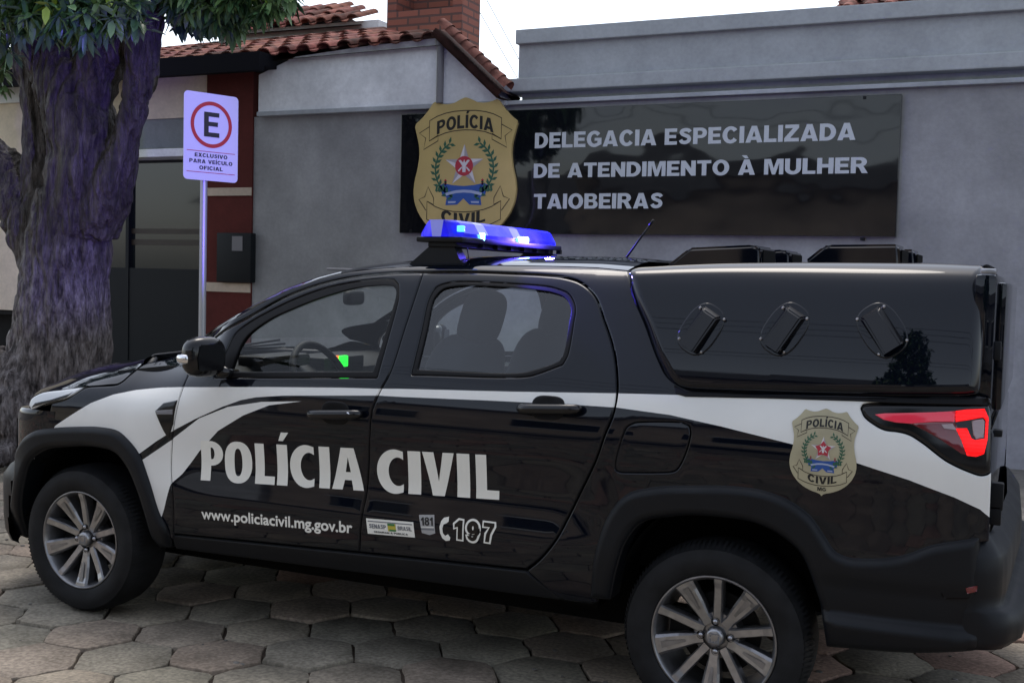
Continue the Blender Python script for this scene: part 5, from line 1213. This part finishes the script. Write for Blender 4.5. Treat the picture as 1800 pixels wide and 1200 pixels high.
mb = MB(); mb.box((-6.1, YW+.10, .1), (xpl, YW+.138, zz[4])); mb.build('lower_panel', 'metaldoor', DG)
mb = MB()
for x_ in (W2([(224, 500)], YW+.1)[0][0], xpl-.03, -6.07): mb.box((x_-.02, YW+.09, .1), (x_+.02, YW+.15, zw2-.001))
mb.build('door_frame', 'metaldoor', DG)
# left end of the facade
zc_, zd_, zo_, zp_ = [W2([(20, y_)], YW)[0][1] for y_ in (152, 182, 545, 620)]
mb = MB(); mb.box((XL, YW-.002, zo_), (-6.1, YW+.2, zb1)); mb.build('side_wall', 'beige', HS)
mb = MB(); mb.box((XL, YW-.05, zd_), (-6.14, YW+.002, zc_), 0, .006); mb.build('wall_band', 'whitebar', HS)
mb = MB(); mb.box((XL, YW+.5, .1), (-6.1, YW+.6, zo_)); mb.box((XL, YW+.06, zo_-.05), (-6.1, YW+.5, zo_-.001)); mb.build('opening_back', 'cabin', HS)
mb = MB(); mb.box((XL, YW-.04, .05), (-6.1, YW+.2, zp_)); mb.build('plinth', 'concrete', HS)
mb = MB(); mb.box((XL, YW-.12, zp_), (-6.1, YW+.2, zp_+.05)); mb.build('plinth_cap', 'cream', HS)
bz = W2([(300, 134), (300, 102)], 5.3)[:, 1]; bxr = W2([(458, 120)], 5.3)[0][0]
mb = MB(); mb.box((XL, 5.28, bz[0]), (bxr, 5.36, bz[1])); mb.box((XL, 5.36, bz[0]+.05), (bxr, YW+.2, bz[1])); mb.build('porch_beam', 'beam', HS)

# ---- overhead wires crossing the gap of sky
for k, (a, b) in enumerate((((825, -10), (905, 130)), ((850, -10), (915, 110)))):
    p0, p1 = at(*a, 9.), at(*b, 9.); dv = p1-p0; mb = MB(); mb.tube([p0-dv*6, p0-dv*1, p1, p1+dv*4], .004, 6)
    tag(mb.build('overhead_wire', 'wire'), 'thin overhead wire slanting through the gap of sky above the station', 'wire', 'overhead wires beyond the roofs')

# ================================================================== PARKING SIGN
YP = 2.78
pb = at(357, 450, YP)
PS = thing('parking_sign', 'white reserved parking sign with letter E in red ring on thin pole', 'parking sign', (pb.x, YP, .14))
top = at(366, 176, YP); mb = MB(); mb.tube([(pb.x-.004, YP, .12), (pb.x, YP, top.z)], .025, 20); mb.build('pole', 'polegalv', PS, True, auto=.6)
h_ = at(365, 165, YP).z; l_ = at(365, 318, YP).z
dv = Vector((.36, .93, 0)).normalized(); cpt = Vector((pb.x+.025, YP+.02, (h_+l_)/2)); nv = Vector((dv.y, -dv.x, 0))
if nv.x < 0: nv = -nv
PWd, PH = .415, (h_-l_)
cpt = cpt+nv*.03
def onp(u, v_, o=0): p_ = cpt+dv*(u*PWd)+Vector((0, 0, v_*PH))+nv*o; return tuple(p_)
def rrect(w, h, r, n=6):
    out = []
    for cx, cy, a0 in ((w-r, h-r, 0), (-w+r, h-r, 90), (-w+r, -h+r, 180), (w-r, -h+r, 270)):
        out += [(cx+r*math.cos(R(a0+90*k/n)), cy+r*math.sin(R(a0+90*k/n))) for k in range(n+1)]
    return out
oc = [(a/PWd, b/PH) for a, b in rrect(PWd/2, PH/2, .03)]; n = len(oc)
mb = MB(); mb.add([onp(a, b, 0) for a, b in oc]+[onp(a, b, -.004) for a, b in oc], [tuple(range(n)), tuple(range(2*n-1, n-1, -1))]+[(i, i+n, (i+1) % n+n, (i+1) % n) for i in range(n)]); PN = mb.build('panel', 'signwhite', PS)
class PD(Decals):
    def build(s, name, parent):
        s.v = [onp(x/PWd, z/PH, .0015-y) for x, y, z in s.v]; s.n = [tuple(nv)]*len(s.v)
        s.f = [f for f in s.f]; return mk(name, s.v, s.f, s.mats, parent, False, s.m)
d = PD(FY(0), 0)
rg = .158; d.add([circle((0, .085), rg, 64), circle((0, .085), rg-.026, 64)], 'signred')
e = [(-.058, -.083), (.062, -.083), (.062, -.052), (-.022, -.052), (-.022, -.010), (.050, -.010), (.050, .020), (-.022, .020), (-.022, .055), (.060, .055), (.060, .085), (-.058, .085)]
d.add([np.array([(a*.98, .085+b) for a, b in e])], 'ink')
d.build('prohibition_symbol', PN); d = PD(FY(0), 0)
for zq in (-.100, -.243): d.add([np.array([(-.185, zq-.002), (.185, zq-.002), (.185, zq+.002), (-.185, zq+.002)])], 'signred')
d.build('divider_line', PN); d = PD(FY(0), 0)
for body, w_, zq in (('EXCLUSIVO', .125, -.140), ('PARA VEÍCULO', .165, -.182), ('OFICIAL', .09, -.225)): d.add(heavy(body, -w_, w_, zq, .026, .12), 'ink', .0, .2)
d.build('lettering', PN)

# ================================================================== STREET TREE
YT = 2.95
def remesh(mbx, vox):
    me = bpy.data.meshes.new('t'); me.from_pydata(mbx.v, [], mbx.f); o = bpy.data.objects.new('t', me); SC.collection.objects.link(o)
    md = o.modifiers.new('r', 'REMESH'); md.mode = 'VOXEL'; md.voxel_size = vox
    bpy.context.view_layer.update(); ev = o.evaluated_get(bpy.context.evaluated_depsgraph_get()); m2 = bpy.data.meshes.new_from_object(ev)
    V = np.array([v.co[:] for v in m2.vertices]); Nn = np.array([v.normal[:] for v in m2.vertices]); F = [tuple(p_.vertices) for p_ in m2.polygons]
    bpy.data.objects.remove(o); return V, Nn, F
def limb(mb, nodes, n=18, sub=6, seed=0):
    """nodes: (point, radius); splined tube"""
    A_ = np.array([(*p_, r_) for p_, r_ in nodes], float); pts = []
    for i in range(len(A_)-1):
        p0, p1, p2, p3 = A_[max(i-1, 0)], A_[i], A_[i+1], A_[min(i+2, len(A_)-1)]
        for f in np.linspace(0, 1, sub, endpoint=False): pts.append(.5*((2*p1)+(-p0+p2)*f+(2*p0-5*p1+4*p2-p3)*f*f+(-p0+3*p1-3*p2+p3)*f**3))
    pts.append(A_[-1]); mb.tube([p_[:3] for p_ in pts], [max(p_[3], .01) for p_ in pts], n)
def pxn(px, py, rpx, y=YT):
    p_ = at(px, py, y); q_ = at(px+rpx, py, y); return (tuple(p_), (Vector(q_)-Vector(p_)).length*.93)
mb = MB()
_pxn = pxn
def pxn(px, py, r_, y=YT): return _pxn(px, py, r_*.88-1, y)
gb = at(70, 860, YT)
# main bole with its two heads, the low limb to the left and the slim stem behind it
limb(mb, [((gb.x-.03, YT, -.2), .75), pxn(62, 800, 95), pxn(82, 730, 92), pxn(98, 660, 82), pxn(106, 580, 77), pxn(112, 500, 68), pxn(120, 420, 64), pxn(128, 340, 56)], 26)
limb(mb, [pxn(130, 400, 60), pxn(150, 310, 58), pxn(150, 240, 56), pxn(128, 170, 55), pxn(100, 100, 50), pxn(70, 30, 46), pxn(40, -60, 44), pxn(-20, -200, 36)], 22)
limb(mb, [pxn(160, 400, 42), pxn(186, 340, 42), pxn(208, 285, 30), pxn(224, 235, 22), pxn(236, 185, 22), pxn(248, 130, 30), pxn(250, 70, 36), pxn(250, 0, 44), pxn(275, -90, 38), pxn(340, -220, 30)], 20)
limb(mb, [pxn(150, 260, 40), pxn(156, 190, 36), pxn(172, 120, 38), pxn(205, 50, 40), pxn(215, -40, 36), pxn(190, -180, 26)], 18)
limb(mb, [pxn(90, 470, 45), pxn(60, 400, 45), pxn(30, 340, 40), pxn(0, 300, 38), pxn(-60, 250, 36), pxn(-160, 190, 32), pxn(-300, 120, 26)], 20)
limb(mb, [pxn(80, 400, 42), pxn(72, 320, 30), pxn(66, 240, 22), pxn(62, 180, 22), pxn(56, 110, 24), pxn(40, 40, 24), pxn(20, -60, 20)], 16)
for (a, l_) in ((200, .8), (240, .65), (290, .6), (330, .75), (20, .6), (150, .7)):
    dx, dy = math.cos(R(a)), math.sin(R(a)); limb(mb, [((gb.x+dx*.2, YT+dy*.2, .75), .2), ((gb.x+dx*.45, YT+dy*.42, .38), .17), ((gb.x+dx*l_, YT+dy*l_*.8, .14), .11), ((gb.x+dx*(l_+.3), YT+dy*(l_+.2), .04), .05)], 12)
V, Nn, F = remesh(mb, .0155)
disp = np.zeros(len(V))
for i, (x, y, z) in enumerate(V):
    w_ = noise.noise(Vector((x*1.6, y*1.6, z*1.6))); w2 = noise.noise(Vector((x*4, y*4, z*2.2)))
    q_ = Vector((x*9+w2*.9, y*9+w2*.9, z*1.15)); rdg = abs(noise.noise(q_)); q2 = Vector((x*22+w2, y*22-w2, z*3.0)); rdg2 = abs(noise.noise(q2))
    disp[i] = .034*(min(rdg*2.2, .75)-.4)+.022*(min(rdg2*2, .8)-.4)+.030*w_+.010*noise.noise(Vector((x*34, y*34, z*12)))
V = V+Nn*disp[:, None]
TR = thing('street_tree', 'thick ridged old street tree lit purple, beside the parking sign', 'tree', (gb.x, YT, 0))
mk('trunk', V, F, 'bark', TR, True)
def leaves(name, clumps, parent, size=(.10, .15), seed=3, pal=((.75, 1.0, .8), (1.0, 1.0, .9), (1.25, 1.2, .9), (.6, .85, .7)), per=9, twigs=True):
    """clumps: (centre, radii, count of whorls)"""
    r_ = np.random.default_rng(seed); vs = []; fs = []; cs = []
    for c, rad, n in clumps:
        c = np.array(c); rad = np.array(rad)
        for _ in range(n):
            d_ = r_.normal(size=3); d_ /= np.linalg.norm(d_); p_ = c+d_*rad*r_.uniform(.25, 1)**.5
            ax = d_*np.array([1, 1, .5])+np.array([0, 0, -.25])+r_.normal(size=3)*.3; ax /= np.linalg.norm(ax)
            col0 = np.array(pal[r_.integers(len(pal))])*r_.uniform(.7, 1.25)
            if r_.random() < .03: col0 = np.array((2.6, 2.2, .6))
            k_ = r_.integers(per-3, per+3)
            for j in range(k_):
                a = 2*math.pi*j/k_+r_.uniform(-.4, .4); l = r_.uniform(*size); w = l*r_.uniform(.15, .21)
                e1 = np.cross(ax, [0, 0, 1.]); e1 = e1/(np.linalg.norm(e1)+1e-6); e2 = np.cross(ax, e1)
                dr = ax*r_.uniform(-.1, .7)+(e1*math.cos(a)+e2*math.sin(a))*.9; dr[2] -= r_.uniform(-.15, .95); dr /= np.linalg.norm(dr)
                sd_ = np.cross(dr, [0, 0, 1.]); sd_ = sd_/(np.linalg.norm(sd_)+1e-6); up = np.cross(sd_, dr)
                sd_ = sd_*math.cos(.5)+up*math.sin(r_.uniform(-.6, .6))*.6
                k0 = len(vs); p1 = p_+ax*r_.uniform(-.05, .05)
                m1 = p1+dr*l*.35-up*l*.02; m2 = p1+dr*l*.72-up*l*.06-np.array([0, 0, l*.05]); tip = p1+dr*l-np.array([0, 0, l*.16])
                vs += [p1, m1+sd_*w+up*w*.35, m1, m1-sd_*w+up*w*.35, m2+sd_*w*.85+up*w*.3, m2, m2-sd_*w*.85+up*w*.3, tip]
                fs += [(k0, k0+2, k0+1), (k0, k0+3, k0+2), (k0+1, k0+2, k0+5, k0+4), (k0+2, k0+3, k0+6, k0+5), (k0+4, k0+5, k0+7), (k0+5, k0+6, k0+7)]
                cs += [tuple(col0*r_.uniform(.85, 1.15))]*8
    o = mk(name, vs, fs, 'leaf', parent, True)
    a = o.data.color_attributes.new('tint', 'FLOAT_COLOR', 'POINT'); a.data.foreach_set('color', np.array([(*np.clip(c, 0, 4), 1) for c in cs], np.float32).ravel()); return o
def cl(px, py, y, rx, ry, rz, n): return (tuple(at(px, py-(34 if px > 260 else 22), y)), (rx, ry, rz), n)
near = [cl(35, 30, 2.1, .22, .25, .13, 30), cl(95, 40, 2.0, .22, .25, .16, 42), cl(150, 45, 2.05, .24, .25, .17, 46), cl(205, 50, 2.1, .20, .22, .13, 30), cl(110, 0, 2.1, .5, .35, .16, 60), cl(180, 5, 2.15, .25, .3, .16, 34), cl(-20, 10, 2.2, .3, .3, .25, 30), cl(5, 75, 2.5, .12, .2, .2, 10),
        cl(60, -90, 2.3, .6, .6, .3, 90), cl(-80, -60, 2.4, .8, .6, .4, 90), cl(10, 130, 3.4, .12, .2, .25, 14), cl(-10, 60, 3.6, .35, .3, .45, 60)]
right = [cl(330, 20, 3.0, .22, .3, .24, 60), cl(390, 15, 2.9, .24, .3, .24, 70), cl(440, 18, 2.9, .20, .28, .17, 50), cl(485, 8, 2.9, .10, .2, .12, 18), cl(470, 38, 2.85, .08, .12, .08, 10), cl(330, -50, 3.1, .35, .4, .3, 70), cl(420, -60, 3.0, .5, .5, .25, 90), cl(310, 30, 3.6, .16, .25, .2, 30), cl(350, 50, 3.3, .16, .2, .16, 22), cl(410, 62, 3.0, .12, .15, .10, 12)]
crown = []
for (x, y, z, r_, n) in ((-3.6, 3.2, 4.5, 1.0, 110), (-4.6, 3.0, 4.2, .9, 90), (-3.0, 3.9, 4.5, .9, 80), (-5.6, 3.2, 4.0, 1.0, 80), (-2.3, 3.6, 4.6, .8, 60), (-3.8, 3.0, 5.3, 1.2, 110)):
    crown.append(((x, y, z), (r_, r_*.9, r_*.6), n))
mb = MB()
for c_, r_, n_ in near+right+crown:
    c_ = Vector(c_); root = min([Vector(at(70, 30, YT)), Vector(at(205, 40, YT)), Vector(at(255, -20, YT)), Vector(at(340, -220, YT)), Vector(at(-20, -200, YT))], key=lambda q: (q-c_).length)
    mid = (root+c_)/2+Vector((random.gauss(0, .08), random.gauss(0, .08), .12+random.random()*.1)); mb.tube([root, mid, c_], [.03, .018, .008], 7)
    for _ in range(5): mb.tube([mid.lerp(c_, random.random()), c_+Vector((random.gauss(0, r_[0]*.6), random.gauss(0, r_[1]*.6), random.gauss(-.03, r_[2]*.6)))], [.008, .003], 5)
mb.build('branches', 'bark', TR, True)
leaves('crown', near+right+crown, TR, (.09, .15), pal=((.9, 1.15, 1.1), (1.1, 1.2, 1.1), (1.5, 1.5, 1.25), (.65, .9, .8)))

# ================================================================== ACROSS THE STREET (seen in the paintwork and glass)
sheet('far_sidewalk', -40, 40, -9.5, -7.2, .10, 'concrete')
far = [(-17, -9.6, 3.3, 'beige'), (-8.2, -6.2, 2.6, 'gable'), (-6.0, 3.4, 3.5, 'cream'), (3.8, 13, 3.0, 'wall')]
for k, (a, b, h, mt) in enumerate(far):
    b_ = thing('street_house', ['beige', 'white', 'cream', 'grey'][k]+' low house across the street, facing the police station', 'house', ((a+b)/2, -10, 0), 'houses across the street')
    mb = MB(); mb.box((a, -10.0, 0), (b, -9.7, h)); mb.box((a, -14, 0), (a+.2, -10, h)); mb.box((b-.2, -14, 0), (b, -10, h)); mb.build('wall', mt, b_)
    mb = MB(); mb.add([(a-.2, -9.3, h-.05), (b+.2, -9.3, h-.05), (b+.2, -12, h+1.0), (a-.2, -12, h+1.0), (b+.2, -14.6, h), (a-.2, -14.6, h)], [(0, 1, 2, 3), (3, 2, 4, 5)]); mb.build('roof', 'farroof', b_)
    x = a+1.
    while x < b-1.4:
        mb = MB(); mb.box((x, -9.71, .9), (x+1.2, -9.66, 2.1)); w_ = mb.build('window', 'doorglass', b_); mb = MB(); mb.box((x-.07, -9.70, .83), (x+1.27, -9.64, .9)); mb.box((x-.07, -9.70, 2.1), (x+1.27, -9.64, 2.17)); mb.build('frame', 'whitebar', w_)
        x += 2.6
for x in (-6., 14.):
    up_ = thing('utility_pole', 'concrete utility pole carrying wires across the street', 'utility pole', (x, -7.6, 0), 'utility poles'); mb = MB(); mb.tube([(x, -7.6, 0), (x, -7.6, 7.5)], [.16, .10], 12); mb.build('pole', 'concrete', up_, True); mb = MB(); mb.box((x-.06, -8.3, 6.6), (x+.06, -6.9, 6.75)); mb.build('crossarm', 'beam', up_)
for (y, z) in ((-8.2, 6.75), (-7.6, 6.75), (-7.0, 6.75), (-7.5, 5.2), (-7.5, 4.9)):
    mb = MB(); pts = []
    for i in range(3):
        for t in np.linspace(0, 1, 10, endpoint=False): pts.append((-26+20*(i+t), y, z-.5*4*t*(1-t)))
    mb.tube(pts, .012, 5); tag(mb.build('street_wire', 'wire'), 'dark wire strung along the poles across the street', 'wire', 'street wires')
T2_ = thing('opposite_tree', 'dark leafy tree standing across the street', 'tree', (3.7, -7.1, 0))
mb = MB(); limb(mb, [((3.7, -7.1, 0), .24), ((3.75, -7.1, 1.4), .19), ((3.7, -7.0, 2.6), .16), ((3.6, -7.0, 4.4), .10)], 12); mb.build('trunk', 'bark', T2_, True)
leaves('crown', [((3.7, -7.1, 4.9), (.75, .8, 1.1), 200), ((3.6, -7.0, 3.7), (.95, .9, .9), 190), ((3.2, -6.9, 2.9), (.8, .8, .6), 100), ((4.2, -7.2, 3.0), (.6, .7, .6), 60)], T2_, (.18, .28), 9)
